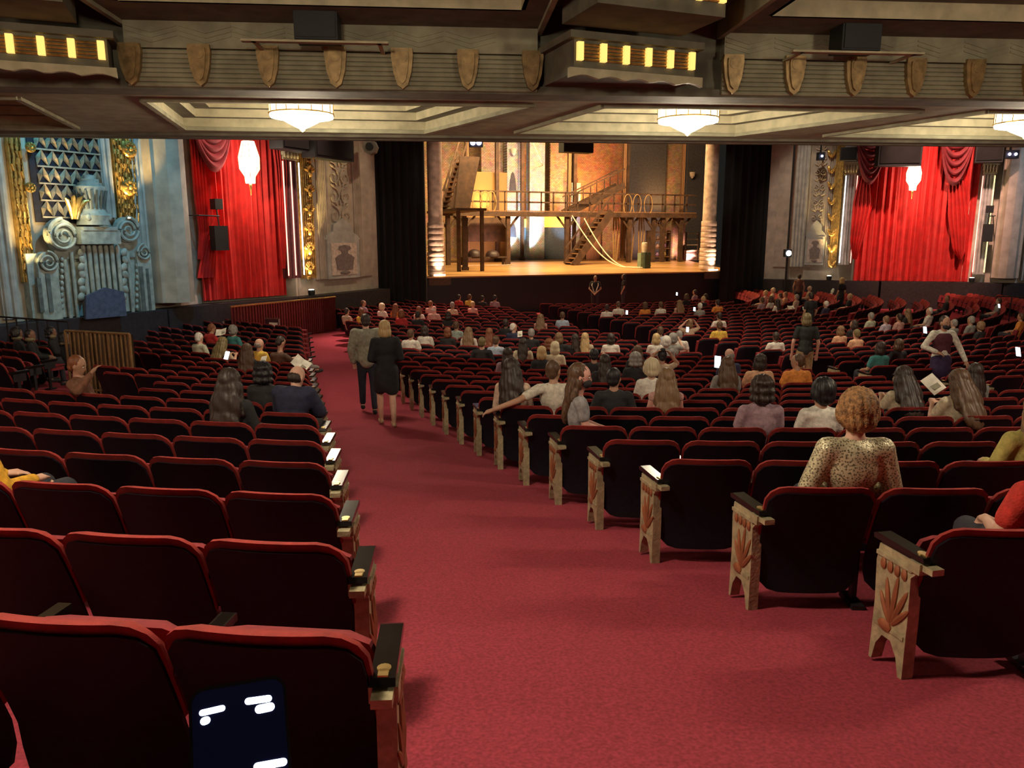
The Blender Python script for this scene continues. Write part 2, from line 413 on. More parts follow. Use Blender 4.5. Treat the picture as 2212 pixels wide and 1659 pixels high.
# near zone: beams between bays
mb = MB()
edges = [-16] + [x for b in BAYS for x in b] + [22]
for k in range(0, len(edges) - 1, 2):
    a0, a1 = edges[k], edges[k + 1]
    bar(mb, a0, a1, -4, 12.9, 6.95, 7.2)
    bar(mb, a0 + .35, a1 - .35, -4, 10.2, 6.85, 6.95)
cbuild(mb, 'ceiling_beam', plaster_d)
for a0, a1 in BAYS:
    faces, unders = MB(), MB()
    b1 = 12.82
    # frieze
    faces2 = MB()
    bar(faces2, a0, a1, 12.74, 12.95, 6.28, 6.66)
    for k in range(int((a1 - a0) / .8)):     # chevron relief on the frieze
        x = a0 + .4 + k * .8
        for s in (-1, 1):
            for h in (0, .07, .14):
                faces2.beam((x, 12.735, 6.36 + h), (x + s * .38, 12.735, 6.46 + h), .02, .025)
    cbuild(faces2, 'frieze', plaster)
    rects = [(a0, a1, b1), (a0 + .35, a1 - .35, 11.75), (a0 + .75, a1 - .75, 10.95), (a0 + 1.1, a1 - 1.1, 10.3)]
    zz = [6.66, 6.90, 7.12, 7.3]
    for k in range(3):
        r0, r1 = rects[k], rects[k + 1]; z = zz[k]
        unders.quad((r0[0], r0[2], z), (r0[1], r0[2], z), (r1[1], r1[2], z), (r1[0], r1[2], z))
        unders.quad((r0[0], r0[2], z), (r1[0], r1[2], z), (r1[0], -4, z), (r0[0], -4, z))
        unders.quad((r0[1], r0[2], z), (r1[1], r1[2], z), (r1[1], -4, z), (r0[1], -4, z))
        z2 = zz[k + 1]
        bar(faces, r1[0], r1[1], r1[2], r1[2] + .06, z, z2)
        bar(faces, r1[0] - .06, r1[0], -4, r1[2], z, z2); bar(faces, r1[1], r1[1] + .06, -4, r1[2], z, z2)
    r1 = rects[3]
    unders.quad((r1[0], r1[2], 7.3), (r1[1], r1[2], 7.3), (r1[1], -4, 7.3), (r1[0], -4, 7.3))
    cbuild(faces, 'coffer_moulding', plaster_l); cbuild(unders, 'coffer_panel', plaster_d)  # lit tone painted on the risers, shade tone on the soffits
    # side walls of the bay between beam and plate
    mb = MB(); bar(mb, a0 - .08, a0, -4, 12.9, 6.6, 7.2); bar(mb, a1, a1 + .08, -4, 12.9, 6.6, 7.2); cbuild(mb, 'bay_side', plaster)
    # fluted cornice made of stacked rolls, and shields across it
    for k in range(8):
        mb = MB(); mb.cyl((a0, 12.80, ZS + .06 + k * .068), (a1, 12.80, ZS + .06 + k * .068), .036, n=8)
        cbuild(mb, 'cornice_flute', plaster, True)
    n = 7; 
    for k in range(n):
        x = a0 + .08 + (a1 - a0 - .16) * k / (n - 1)
        if a0 > 2: x = a0 + .15 + k * 1.02
        if x > a1: continue
        mb = MB()
        out = [(-.16, .60), (.16, .60), (.17, .5), (.14, .25), (.08, .06), (0, 0), (-.08, .06), (-.14, .25), (-.17, .5)]
        mb.prism([(x + p, ZS + .03 + q2) for p, q2 in out], 12.68, 12.80)
        mb.prism([(x + p * .62, ZS + .10 + q2 * .78) for p, q2 in out], 12.64, 12.68)
        mb.cyl((x, 12.63, ZS + .49), (x, 12.68, ZS + .49), .085, .085, 12)
        cbuild(mb, 'shield_bracket', bronze)
# corbels with lit gilt lamps where the beams meet the cross beam
def corbel(ac, n=6):
    root = ceil_root
    for tier, (bb, z0, wid) in enumerate([(12.0, ZS + .02, 2.05), (10.75, 6.33, 1.95)]):
        ca = ac - .1 + tier * .05; rot = math.radians(16)
        cs, sn = math.cos(rot), math.sin(rot)
        def T(x, y, z): return (ca + x * cs - y * sn, bb + x * sn + y * cs, z)
        mb = MB()
        mb.add([T(x, y, z) for x in (-wid / 2, wid / 2) for y in (0, 1.1) for z in (z0 + .1, z0 + .56)], [(0, 1, 3, 2), (4, 6, 7, 5), (0, 4, 5, 1), (2, 3, 7, 6), (0, 2, 6, 4), (1, 5, 7, 3)])
        x0 = wid / 2 + .1
        mb.add([T(x, y, z) for x in (-x0, x0) for y in (-.1, 1.2) for z in (z0 + .56, z0 + .66)], [(0, 1, 3, 2), (4, 6, 7, 5), (0, 4, 5, 1), (2, 3, 7, 6), (0, 2, 6, 4), (1, 5, 7, 3)])
        cbuild(mb, 'corbel_block', plaster_d)
        if tier == 0:
            mb = MB()       # scalloped valance
            m = 24; pts = [(-x0 + 2 * x0 * i / m, z0 + .02 + .05 * abs(math.sin(i / m * math.pi * 5))) for i in range(m + 1)]
            poly = [T(x, -.08, z) for x, z in pts] + [T(x0, -.08, z0 + .16), T(-x0, -.08, z0 + .16)]
            po2 = [T(x, .0, z) for x, z in pts] + [T(x0, .0, z0 + .16), T(-x0, .0, z0 + .16)]
            N = len(poly)
            mb.add(poly + po2, [tuple(range(N)), tuple(range(N, 2 * N))] + [(i, (i + 1) % N, N + (i + 1) % N, N + i) for i in range(N)])
            cbuild(mb, 'corbel_valance', plaster_l)
        for k in range(n):
            x = -wid / 2 + .08 + (wid - .16) * k / (n - 1)
            mb = MB(); mb.add([T(x + dx, dy, z) for dx in (-.045, .045) for dy in (-.07, .0) for z in (z0 + .27, z0 + .52)], [(0, 1, 3, 2), (4, 6, 7, 5), (0, 4, 5, 1), (2, 3, 7, 6), (0, 2, 6, 4), (1, 5, 7, 3)])
            cbuild(mb, 'corbel_lamp', glass_warm)
            if k < n - 1:
                mb = MB(); xm = x + (wid - .16) / (n - 1) / 2
                for h in range(5):
                    mb.cyl(T(xm - .13, -.02, z0 + .29 + h * .05), T(xm + .13, -.02, z0 + .29 + h * .05), .02, n=6)
                cbuild(mb, 'gilt_fluting', gold)
for ac in (-5.75, 2.95, 12.15): corbel(ac)

# speakers and their shelves in front of the frieze
def ceiling_speaker(a, lab):
    t = thing('ceiling_speaker', lab, 'speaker', Bp(a, 12.2, 6.27), _a, 'speakers under the balcony')
    mb = MB(); mb.box((0, .05, .24), (.62, .42, .46)); mb.box((0, -.17, .24), (.56, .02, .4)); mb.build('cabinet', speakerm, t)
    mb = MB(); mb.box((-.02, -.1, -.015), (2.1, .12, .03)); mb.box((-.9, .2, -.015), (.06, .7, .03)); mb.box((.9, .2, -.015), (.06, .7, .03)); mb.build('shelf_bracket', plaster_l, t)
ceiling_speaker(-1.85, 'black loudspeaker above a shelf on the fluted cornice, beside plain shields')
ceiling_speaker(6.35, 'black loudspeaker above a shelf on the fluted cornice beside the lit corbel')

# ================================================================== CHANDELIERS
def chandelier(a, b, lab, energy=260, z=5.77):
    loc = Bp(a, b, 0)
    t = thing('chandelier', lab, 'chandelier', (loc.x, loc.y, z), 0, 'glass chandeliers under the balcony')
    n = 16
    mb = MB(); mb.lathe([(.36, .24), (.60, .24), (.60, .19), (.36, .19)], n=n); mb.lathe([(.05, .22), (.05, .64), (.16, .66), (.16, .71)], n=10); mb.build('canopy', brass, t)
    mb = MB(); mb.lathe([(.50, .17), (.565, .16), (.565, -.06), (.5, -.07)], n=n); d = mb.build('drum_shade', glass_hot, t)
    mb = MB()
    for i in range(n):
        an = 2 * math.pi * (i + .5) / n; mb.beam((.572 * math.cos(an), .572 * math.sin(an), -.07), (.572 * math.cos(an), .572 * math.sin(an), .17), .02, .02)
    mb.lathe([(.57, -.05), (.6, -.06), (.6, -.085), (.57, -.09)], n=n); mb.build('drum_rib', brass, d)
    mb = MB(); mb.lathe([(.58, -.10), (.57, -.135), (.40, -.165), (.34, -.17)], n=n); mb.build('rim_tier', glass_hot, t)
    mb = MB(); mb.lathe([(.36, -.17), (.28, -.22), (.12, -.30), (.045, -.335)], n=n); mb.build('cone_shade', glass_hot, t)
    mb = MB(); mb.lathe([(.045, -.335), (.055, -.35), (.03, -.37), (.008, -.385)], n=10); mb.build('finial', brass, t)
    point((loc.x, loc.y, z - .62), energy, (1, .83, .6), .3)
    point((loc.x, loc.y, z + .42), 34, (1, .85, .6), .2)
chandelier(-2.66, 15.2, 'glowing tiered glass chandelier in the coffer near the pleated red barrier')
chandelier(4.66, 15.2, 'glowing tiered glass chandelier in the coffer beside the lit corbel')
chandelier(11.6, 15.2, 'glowing tiered glass chandelier in the coffer above the wide red alcove curtain')
# the same lamps in the bays over the camera (out of the picture)
for a, b, e_ in ((-1.7, 3.0, 560), (7.6, 4.0, 560), (-10.5, 4.0, 300)):
    chandelier(a, b, 'tiered glass chandelier hung in the rear bay over the standing aisle', e_, 6.58)
# ================================================================== WALL DECORATION
class WF:
    """a wall frame: pixel -> local point on the wall plane shifted `off` metres into the hall"""
    def __init__(self, A, B, pxm, name, label, cat, group=None, parent=None):
        self.A, self.B = Vector(A), Vector(B)
        p = at_line(pxm, 500, A, B)
        d = (self.B - self.A).normalized()
        n = Vector((d.y, -d.x))
        if n.dot(Vector((0, -22)) - Vector((p.x, p.y))) < 0: n = -n
        self.n = n; self.o = Vector((p.x, p.y))
        self.ang = math.atan2(n.y, n.x) + math.pi / 2       # local -y points into the hall
        self.root = None
        if name:
            self.root = thing(name, label, cat, (p.x, p.y, 0), self.ang, group)
    def p(self, px, py, off=0.):
        A = self.A + self.n * off; B = self.B + self.n * off
        w = at_line(px, py, A, B)
        v = Vector((w.x, w.y)) - self.o
        ex = Vector((math.cos(self.ang), math.sin(self.ang)))
        return Vector((v.dot(ex), -off, w.z))
    def world(self, px, py, off=0.):
        return at_line(px, py, self.A + self.n * off, self.B + self.n * off)
    def new(self, name, label, cat, group=None):
        self.root = thing(name, label, cat, (self.o.x, self.o.y, 0), self.ang, group); return self
def strip(mb, wf, px0, px1, py_top, py_bot, off0, off1, ref=None):
    """upright box on the wall between two pixel columns read at py_bot, standing vertical"""
    a = wf.p(px0, py_bot, off1); b = wf.p(px1, py_bot, off1)
    zt = wf.p((px0 + px1) / 2, py_top, off1).z; zb = a.z
    mb.box(((a.x + b.x) / 2, -(off0 + off1) / 2, (zt + zb) / 2), (abs(b.x - a.x), abs(off1 - off0), zt - zb))
    return a.x, b.x, zb, zt
def rosette(mb, x, y, z, r):
    mb.cyl((x, y, z), (x, y - .05, z), r, r * .85, 14)
    for k in range(8):
        an = k * math.pi / 4; mb.ell((x + .62 * r * math.cos(an), y - .06, z + .62 * r * math.sin(an)), (r * .26, .035, r * .26), 6, 4)
    mb.ell((x, y - .07, z), (r * .3, .05, r * .3), 8, 5)
def volute(mb, x, y, z, r, s=1, turns=2.2, th=.05):
    pts = []; rad = []
    for i in range(46):
        t = i / 45; an = math.pi / 2 + s * turns * 2 * math.pi * t; rr = r * (1 - .86 * t)
        pts.append((x + rr * math.cos(an), y - .03 * t, z + rr * math.sin(an))); rad.append(th * (1 - .5 * t))
    mb.tube(pts, rad, 6)
LB, LC, LD, LE, LF = WL[1], WL[2], WL[3], WL[4], WL[5]
A0, B0 = WL[0], WL[1]

# ---- organ bay (left)
org = WF(LD, LE, 200, 'organ_screen', 'pale green carved organ screen with scroll volutes, urn and pipe fronts', 'organ screen')
O = org.root
P = org.p
scr = mat('organ_plaster', (.36, .40, .36), .6, var=.15, vscale=6, bump=.2, bscale=30)
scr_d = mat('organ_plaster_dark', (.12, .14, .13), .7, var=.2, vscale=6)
mb = MB(); strip(mb, org, 72, 338, 545, 692, 0, .25); strip(mb, org, 120, 300, 520, 560, 0, .3); mb.build('screen_body', scr, O)
mb = MB()
for k in range(7):       # organ pipes
    px = 190 + k * 12.2; a = P(px, 640, .42); t = P(px, 534, .42); mb.cyl((a.x, -.42, 1.3), (a.x, -.42, t.z), .062, .062, 12); mb.ell((a.x, -.42, t.z), (.062, .062, .07), 10, 5)
    o_ = mb.build('organ_pipe', scr, O, True); mb = MB()
for px, w in ((150, 9), (262, 9), (286, 8), (166, 8)):
    a = P(px, 660, .34); t = P(px, 545 if px > 160 else 560, .34); mb = MB(); mb.cyl((a.x, -.34, 1.3), (a.x, -.34, t.z), .05, .05, 10); mb.build('half_column', scr, O, True)
for px in (134, 296):     # bead strings
    for k in range(9):
        q = P(px, 560 + k * 13, .32); mb = MB(); mb.ell((q.x, -.32, q.z), (.05, .045, .07), 8, 6); mb.build('bead', scr, O, True)
for px, py, r, s in ((137, 508, .43, 1), (277, 497, .36, -1)):
    q = P(px, py, .45); mb = MB(); volute(mb, q.x, -.45, q.z, r, s, 2.3, .055); mb.cyl((q.x, -.28, q.z), (q.x, -.4, q.z), r * 1.02, r * .96, 24); mb.build('scroll_volute', scr, O, True)
for px, py, r, s in ((103, 566, .27, -1), (311, 545, .24, 1)):
    q = P(px, py, .4); mb = MB(); volute(mb, q.x, -.42, q.z, r, s, 2.0, .04); mb.cyl((q.x, -.2, q.z), (q.x, -.38, q.z), r, r * .95, 20)
    mb.box((q.x, -.28, (q.z + 1.2) / 2), (r * 1.9, .2, q.z - 1.2)); mb.build('side_scroll', scr, O, True)
for px0, px1, pt in ((88, 97, 600), (108, 117, 590), (309, 317, 575), (324, 329, 580)):
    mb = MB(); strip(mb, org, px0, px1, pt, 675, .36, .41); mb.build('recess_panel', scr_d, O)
# acanthus drops on either side of the pipes
for px in (176, 268):
    mb = MB()
    for k in range(7):
        q = P(px + (k % 2) * 3, 545 + k * 16, .44); mb.ell((q.x, -.44, q.z), (.10, .05, .13), 8, 5, Matrix.Rotation(.5 * (-1) ** k, 3, 'Y'))
    mb.build('acanthus_drop', scr, O, True)
# centre urn: base, drum beads, waist, stepped top
q = P(203, 500, .35); cx, z5 = q.x, q.z
def uz(py): return P(203, py, .35).z
mb = MB(); mb.box((cx, -.4, (uz(527) + uz(497)) / 2), (1.15, .5, uz(497) - uz(527))); mb.box((cx, -.42, uz(494)), (1.0, .5, .1)); mb.build('urn_plinth', scr, O)
for k in range(5):
    mb = MB(); mb.ell((cx - .30 + k * .15, -.64, uz(470)), (.075, .06, .10), 8, 6); mb.build('urn_bead', scr, O, True)
mb = MB()
prof = [(.42, uz(486)), (.40, uz(477)), (.44, uz(466)), (.36, uz(460)), (.30, uz(450)), (.30, uz(430)), (.40, uz(412)), (.40, uz(404)), (.30, uz(402)), (.30, uz(396)), (.24, uz(395)), (.24, uz(388)), (.15, uz(387)), (.15, uz(380)), (.02, uz(378))]
mb.lathe([(r, z) for r, z in prof], (cx, -.36, 0), 18); mb.build('urn_body', scr, O, True)
mb = MB()
for k in range(18):
    an = 2 * math.pi * k / 18; mb.beam((cx + .31 * math.cos(an), -.36 + .31 * math.sin(an), uz(452)), (cx + .41 * math.cos(an), -.36 + .41 * math.sin(an), uz(412)), .05, .04)
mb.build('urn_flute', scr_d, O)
# gilt uplight plume beside the urn
mb = MB()
for k, (dx, h) in enumerate(((-.12, .35), (0, .45), (.11, .42), (.2, .3))):
    q = P(158, 450, .5); mb.tube([(q.x + dx * .4, -.5, q.z - .28), (q.x + dx * .8, -.52, q.z), (q.x + dx * 1.5, -.56, q.z + h * .6), (q.x + dx * 2.1, -.6, q.z + h * .75)], [.03, .06, .06, .02], 7)
mb.build('gilt_plume', gold, O, True)
w_ = org.world(160, 462, .95); point((w_.x, w_.y, w_.z), 26, (1, .85, .5), .06)
# the dark angled panel standing in front
mb = MB(); pts = [(186, 690), (186, 640), (228, 621), (268, 630), (274, 682)]
mb = MB(); loc = [P(a, b, .9) for a, b in pts]; mb.prism([(v.x, v.z) for v in loc], -.9, -.82)
pn = tag(mb.build('flat_screen_panel', mat('slate_blue_cloth', (.075, .09, .15), .9)), 'slate blue peaked panel standing in front of the organ screen', 'panel')
pn.location = (org.o.x, org.o.y, 0); pn.rotation_euler = (0, 0, org.ang)

# ---- lattice and gilt frames above the organ
lat = WF(LD, LE, 150, 'organ_lattice', 'gilt triangular lattice grille above the carved organ screen', 'grille')
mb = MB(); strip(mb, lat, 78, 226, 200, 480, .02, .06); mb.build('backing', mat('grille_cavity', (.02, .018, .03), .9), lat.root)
latm = mat('lattice_gilt', (.5, .42, .3), .5, .3, var=.15)
nx_, dzr = 6, .43
xa, xb = lat.p(84, 400, .1).x, lat.p(222, 400, .1).x
z0 = lat.p(150, 470, .1).z
for j in range(8):
    z = z0 + j * dzr
    mb = MB(); mb.beam((xa, -.12, z), (xb, -.12, z), .03, .04); mb.build('lattice_bar', latm, lat.root)
    for i in range(nx_):
        x = xa + (xb - xa) * (i + .5) / nx_; hw = (xb - xa) / nx_ / 2
        for s in (-1, 1):
            mb = MB()
            p0 = Vector((x - s * hw, -.12, z)); p1 = Vector((x, -.12, z + dzr)); m_ = (p0 + p1) / 2
            dd = (p1 - p0); side = Vector((dd.z, 0, -dd.x)).normalized()
            mb.add([p0, m_ + side * .07 + Vector((0, .05, 0)), p1, m_ - side * .07 + Vector((0, .05, 0)), m_ + Vector((0, -.06, 0))], [(0, 1, 4), (1, 2, 4), (2, 3, 4), (3, 0, 4), (0, 3, 2, 1)])
            mb.build('lattice_leaf', latm, lat.root)
w_ = lat.world(150, 470, .8); 
spot((w_.x, w_.y, w_.z - .2), lat.world(150, 330, 0.), 60, (1, .8, .5), 90, 1, .1)

def gilt_strip(wf, name, label, px0, px1, pt, pb, ros=(), lamp=None, wavy=True):
    wf.new(name, label, 'wall ornament'); r_ = wf.root
    mb = MB(); xs = strip(mb, wf, px0, px1, pt, pb, .02, .16); mb.build('gilt_backing', gold, r_)
    x0, x1, zb, zt = xs; lo, hi = min(x0, x1), max(x0, x1)
    n = max(3, int((hi - lo) / .09))
    for k in range(n):
        x = lo + (hi - lo) * (k + .5) / n; mb = MB()
        pts = [(x + (.02 * math.sin(z * 14 + k) if wavy else 0), -.18, z) for z in np.linspace(zb, zt, 30)]
        mb.tube(pts, .026, 6); mb.build('gilt_reed', gold, r_, True)
    for py in ros:
        q = wf.p((px0 + px1) / 2, py, .2); mb = MB(); rosette(mb, q.x, -.19, q.z, min(.24, (hi - lo) * .42)); mb.build('rosette', gold, r_, True)
    if lamp:
        w_ = wf.world((px0 + px1) / 2, pb - 4, .55); spot((w_.x, w_.y, w_.z), wf.world((px0 + px1) / 2, pt, .1), lamp, (1, .68, .25), 60, .8, .05)
gilt_strip(WF(LD, LE, 60, None, None, None), 'gilt_ornament', 'tall gilt reeded panel between blue lit pilasters beside the lattice', 52, 80, 200, 610, (318, 405), 480)
gilt_strip(WF(LD, LE, 280, None, None, None), 'gilt_ornament', 'tall gilt panel with two shell rosettes beside the organ urn', 258, 302, 200, 478, (322, 405), 480)
# fluted pilasters of the bay
def flutes(wf, name, label, px0, px1, pt, pb, n, m=stone_g, off=.12, cat='pilaster'):
    wf.new(name, label, cat); mb = MB(); x0, x1, zb, zt = strip(mb, wf, px0, px1, pt, pb, .0, off); mb.build('shaft', m, wf.root)
    lo, hi = min(x0, x1), max(x0, x1)
    for k in range(n):
        x = lo + (hi - lo) * (k + .5) / n; mb = MB(); mb.cyl((x, -off, zb), (x, -off, zt), (hi - lo) / n * .40, n=8); mb.build('flute', m, wf.root, True)
    return wf
flutes(WF(LD, LE, 325, None, None, None), 'fluted_pilaster', 'grey fluted pilaster with dark channels beside the organ screen', 306, 346, 150, 660, 4)
flutes(WF(LD, LE, 20, None, None, None), 'fluted_pilaster', 'smooth blue lit pilaster beside the gilt reeded panel', 10, 46, 150, 690, 2, off=.2)
flutes(WF(LD, LE, 238, None, None, None), 'slim_pilaster', 'slim pale pilaster between lattice and rosette panel', 228, 252, 150, 470, 2)
flutes(WF(LC, LD, 385, None, None, None), 'stone_pier', 'plain beige stone pier between organ screen and red curtain', 352, 418, 150, 655, 1, stone, .5, 'pier')

# ---- red curtains in the alcoves
def curtain(wf, label, px0, px1, pb, ztop, folds, m=drape, off=.25):
    wf.new('alcove_curtain', label, 'curtain', 'red alcove curtains')
    a, b = wf.p(px0, pb, off), wf.p(px1, pb, off); zb = a.z
    mb = MB()
    def fn(u, v):
        x = a.x + (b.x - a.x) * u; z = zb + (ztop - zb) * v
        y = -off - .11 * math.sin(u * folds * 2 * math.pi + .6 * math.sin(v * 3 + u * 9)) - .04 * math.sin(u * folds * 4.4 * math.pi + 1)
        return (x, y, z)
    mb.grid(fn, folds * 10, 14); mb.build('curtain_cloth', m, wf.root, True); return wf
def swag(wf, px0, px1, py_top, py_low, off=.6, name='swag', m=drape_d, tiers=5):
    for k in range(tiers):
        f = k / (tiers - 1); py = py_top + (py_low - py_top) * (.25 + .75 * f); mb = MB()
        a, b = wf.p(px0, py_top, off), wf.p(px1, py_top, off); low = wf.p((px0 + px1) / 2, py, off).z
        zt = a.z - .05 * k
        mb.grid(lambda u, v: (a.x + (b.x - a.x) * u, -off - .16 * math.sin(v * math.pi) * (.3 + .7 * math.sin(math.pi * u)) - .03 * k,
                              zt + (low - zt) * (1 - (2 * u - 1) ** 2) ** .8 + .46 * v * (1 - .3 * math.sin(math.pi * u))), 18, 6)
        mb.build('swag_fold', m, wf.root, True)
def tail(wf, pts, off=.55, m=drape, wid=.35):
    """a gathered curtain tail following pixel points, as hanging ribbon folds"""
    mb = MB(); P_ = [wf.p(a, b, off) for a, b, _ in pts]; W = [c for *_, c in pts]; n = len(pts) - 1
    def fn(u, v):
        i = min(int(v * n), n - 1); t = v * n - i; p = P_[i].lerp(P_[i + 1], t); w = W[i] + (W[i + 1] - W[i]) * t
        return (p.x + (u - .5) * w, -off - .07 * math.sin(u * 5 * 2 * math.pi), p.z)
    mb.grid(fn, 40, 16); mb.build('curtain_tail', m, wf.root, True)
cl = curtain(WF(LB, LC, 515, None, None, None), 'tall red velvet curtain behind the speaker arm, near the pleated barrier', 438, 618, 650, 8.6, 15)
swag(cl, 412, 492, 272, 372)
tail(cl, [(425, 300, .5), (434, 420, .5), (440, 500, .35), (432, 560, .15)], .5)
tail(cl, [(600, 285, .6), (608, 370, .5), (610, 480, .35), (612, 580, .12)], .5)
tail(cl, [(470, 470, .2), (455, 520, .5), (445, 600, .6)], .42)
cr = curtain(WF(WR[1], WR[2], 1970, None, None, None), 'wide red velvet curtain glowing in its alcove, swagged at both sides', 1842, 2098, 606, 9.6, 17)
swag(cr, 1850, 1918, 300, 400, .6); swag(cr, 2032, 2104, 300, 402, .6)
tail(cr, [(1868, 380, .5), (1864, 440, .9), (1850, 520, .6), (1846, 560, .2)], .5)
tail(cr, [(2066, 390, .7), (2070, 470, .9), (2072, 540, .6), (2074, 560, .15)], .5)

# ---- lanterns hanging before the curtains
def lantern(p0, p1, label, cord_up=2.5):
    h = p0.z - p1.z; r = h * .25
    t = thing('hanging_lantern', label, 'lantern', (p1.x, p1.y, p1.z), 0, 'glowing lanterns before the red curtains')
    mb = MB(); mb.lathe([(r * .45, 0), (r * .5, h * .16), (r * .95, h * .34), (r, h * .62), (r * .62, h * .97), (r * .6, h)], n=8); mb.build('glass_body', glass_hot, t)
    mb = MB()
    for i in range(8):
        an = 2 * math.pi * i / 8
        pr = [(r * .47, 0), (r * .52, h * .16), (r * .97, h * .34), (r * 1.02, h * .62), (r * .64, h * .97)]
        mb.tube([(a * math.cos(an), a * math.sin(an), b) for a, b in pr], .012, 5)
    mb.lathe([(r * .66, h), (r * .4, h + .05), (r * .1, h + .12), (.02, h + .14)], n=8); mb.build('lantern_frame', brass, t)
    mb = MB(); mb.cyl((0, 0, h + .1), (0, 0, h + cord_up), .015, n=6); mb.build('cord', brass, t)
    mb = MB(); mb.lathe([(.03, 0), (.05, -.06), (.03, -.2), (.008, -.38)], n=8); mb.build('tassel', gold, t)
    point((p1.x, p1.y, p1.z - .45), 70, (1, .75, .5), .12)
    return t
lw = cl
lantern(cl.world(540, 306, 1.2), cl.world(541, 396, 1.2), 'long glowing lantern before the curtain with the speaker arm')
lantern(cr.world(1972, 350, 1.2), cr.world(1971, 411, 1.2), 'long glowing lantern before the wide swagged curtain')

# ---- neon edged columns, gilt strips, relief panels with cartouche
def lit_column(wf, label, px0, px1, cap_t, cap_b, pb, tubes, capm=plaster_l, m=stone_g):
    wf.new('lit_column', label, 'column', 'columns flanking the alcove curtains'); r_ = wf.root
    a, b = wf.p(px0, pb, .45), wf.p(px1, pb, .45); zb = a.z; zc_ = wf.p((px0 + px1) / 2, cap_b, .45).z; zt = wf.p((px0 + px1) / 2, cap_t, .45).z
    x = (a.x + b.x) / 2; w = abs(b.x - a.x)
    mb = MB(); mb.box((x, -.25, (zb + zc_) / 2), (w * .72, .4, zc_ - zb)); mb.box((x, -.25, zt + 1.2), (w, .5, 2.4)); mb.build('shaft', m, r_)
    for k in range(4):
        mb = MB(); mb.cyl((x - w * .27 + k * w * .18, -.45, zb), (x - w * .27 + k * w * .18, -.45, zc_), w * .08, n=8); mb.build('flute', m, r_, True)
    mb = MB(); 
    for k in range(3): mb.box((x, -.3, zc_ + (zt - zc_) * (k + .5) / 3), (w * (.82 + .08 * k), .5 + .05 * k, (zt - zc_) / 3.4))
    mb.build('capital', capm, r_)
    for k in range(5):
        mb = MB(); mb.ell((x - w * .36 + k * w * .18, -.58, (zc_ + zt) / 2), (w * .07, .05, (zt - zc_) * .36), 8, 5); mb.build('capital_leaf', capm, r_, True)
    for f, mm in tubes:
        mb = MB(); mb.cyl((x + f * w, -.52, zb + .1), (x + f * w, -.52, zc_ - .05), .022, n=8); mb.build('light_tube', mm, r_)
    return wf
neon_r = emat('cove_tube_pink', (1, .45, .35), 2.0)
neon_y = emat('cove_tube_gold', (1, .75, .3), 2.0)
lit_column(WF(A0, B0, 640, None, None, None), 'maroon column with white light tubes beside the speaker arm curtain', 618, 656, 322, 348, 602, [(-.42, neon_r), (.0, neon_r), (.46, neon_w)], m=mat('column_maroon', (.12, .035, .04), .6))
lit_column(WF(WR[0], WR[1], 1830, None, None, None), 'grey column with white and pink tubes beside the wide curtain', 1806, 1838, 350, 378, 572, [(-.30, neon_w), (.45, neon_r)])
lit_column(WF(WR[2], WR[3], 2118, None, None, None), 'pale column with gold light tubes beside the hanging speaker pair', 2096, 2132, 350, 378, 592, [(-.40, neon_r), (.30, neon_y)])
gilt_strip(WF(A0, B0, 668, None, None, None), 'gilt_strip', 'gilt carved strip of flame and flower motifs lit from below', 655, 684, 240, 602, (), 1000, False)
gs = WF(A0, B0, 668, 'flower_carving', 'chain of gilt flower carvings up the lit strip', 'carving')
for k in range(7):
    q = gs.p(668, 585 - k * 42, .22); mb = MB()
    for j in range(7):
        an = math.radians(-60 + 20 * j) + math.pi / 2; mb.ell((q.x + .2 * math.cos(an), -.24, q.z + .24 * math.sin(an)), (.07, .07, .12), 7, 5, Matrix.Rotation(math.pi / 2 - an, 3, 'Y'))
    mb.ell((q.x, -.25, q.z), (.1, .09, .14), 8, 5); mb.ell((q.x, -.2, q.z - .25), (.12, .05, .08), 8, 5); mb.build('flower', gold, gs.root, True)
gilt_strip(WF(WR[0], WR[1], 1798, None, None, None), 'gilt_strip', 'narrow gilt carved strip beside the grey tube-lit column', 1788, 1806, 240, 578, (), 650, False)
gs = WF(WR[0], WR[1], 1798, 'flower_carving', 'chain of small gilt leaf carvings beside the grey tube-lit column', 'carving')
for k in range(8):
    q = gs.p(1797 + 0 * k, 570 - k * 34, .2); mb = MB()
    for s in (-1, 1): mb.ell((q.x + s * .10, -.22, q.z), (.08, .07, .2), 7, 5, Matrix.Rotation(s * .45, 3, 'Y'))
    mb.ell((q.x, -.24, q.z - .1), (.08, .08, .1), 8, 5); mb.build('leaf', gold, gs.root, True)
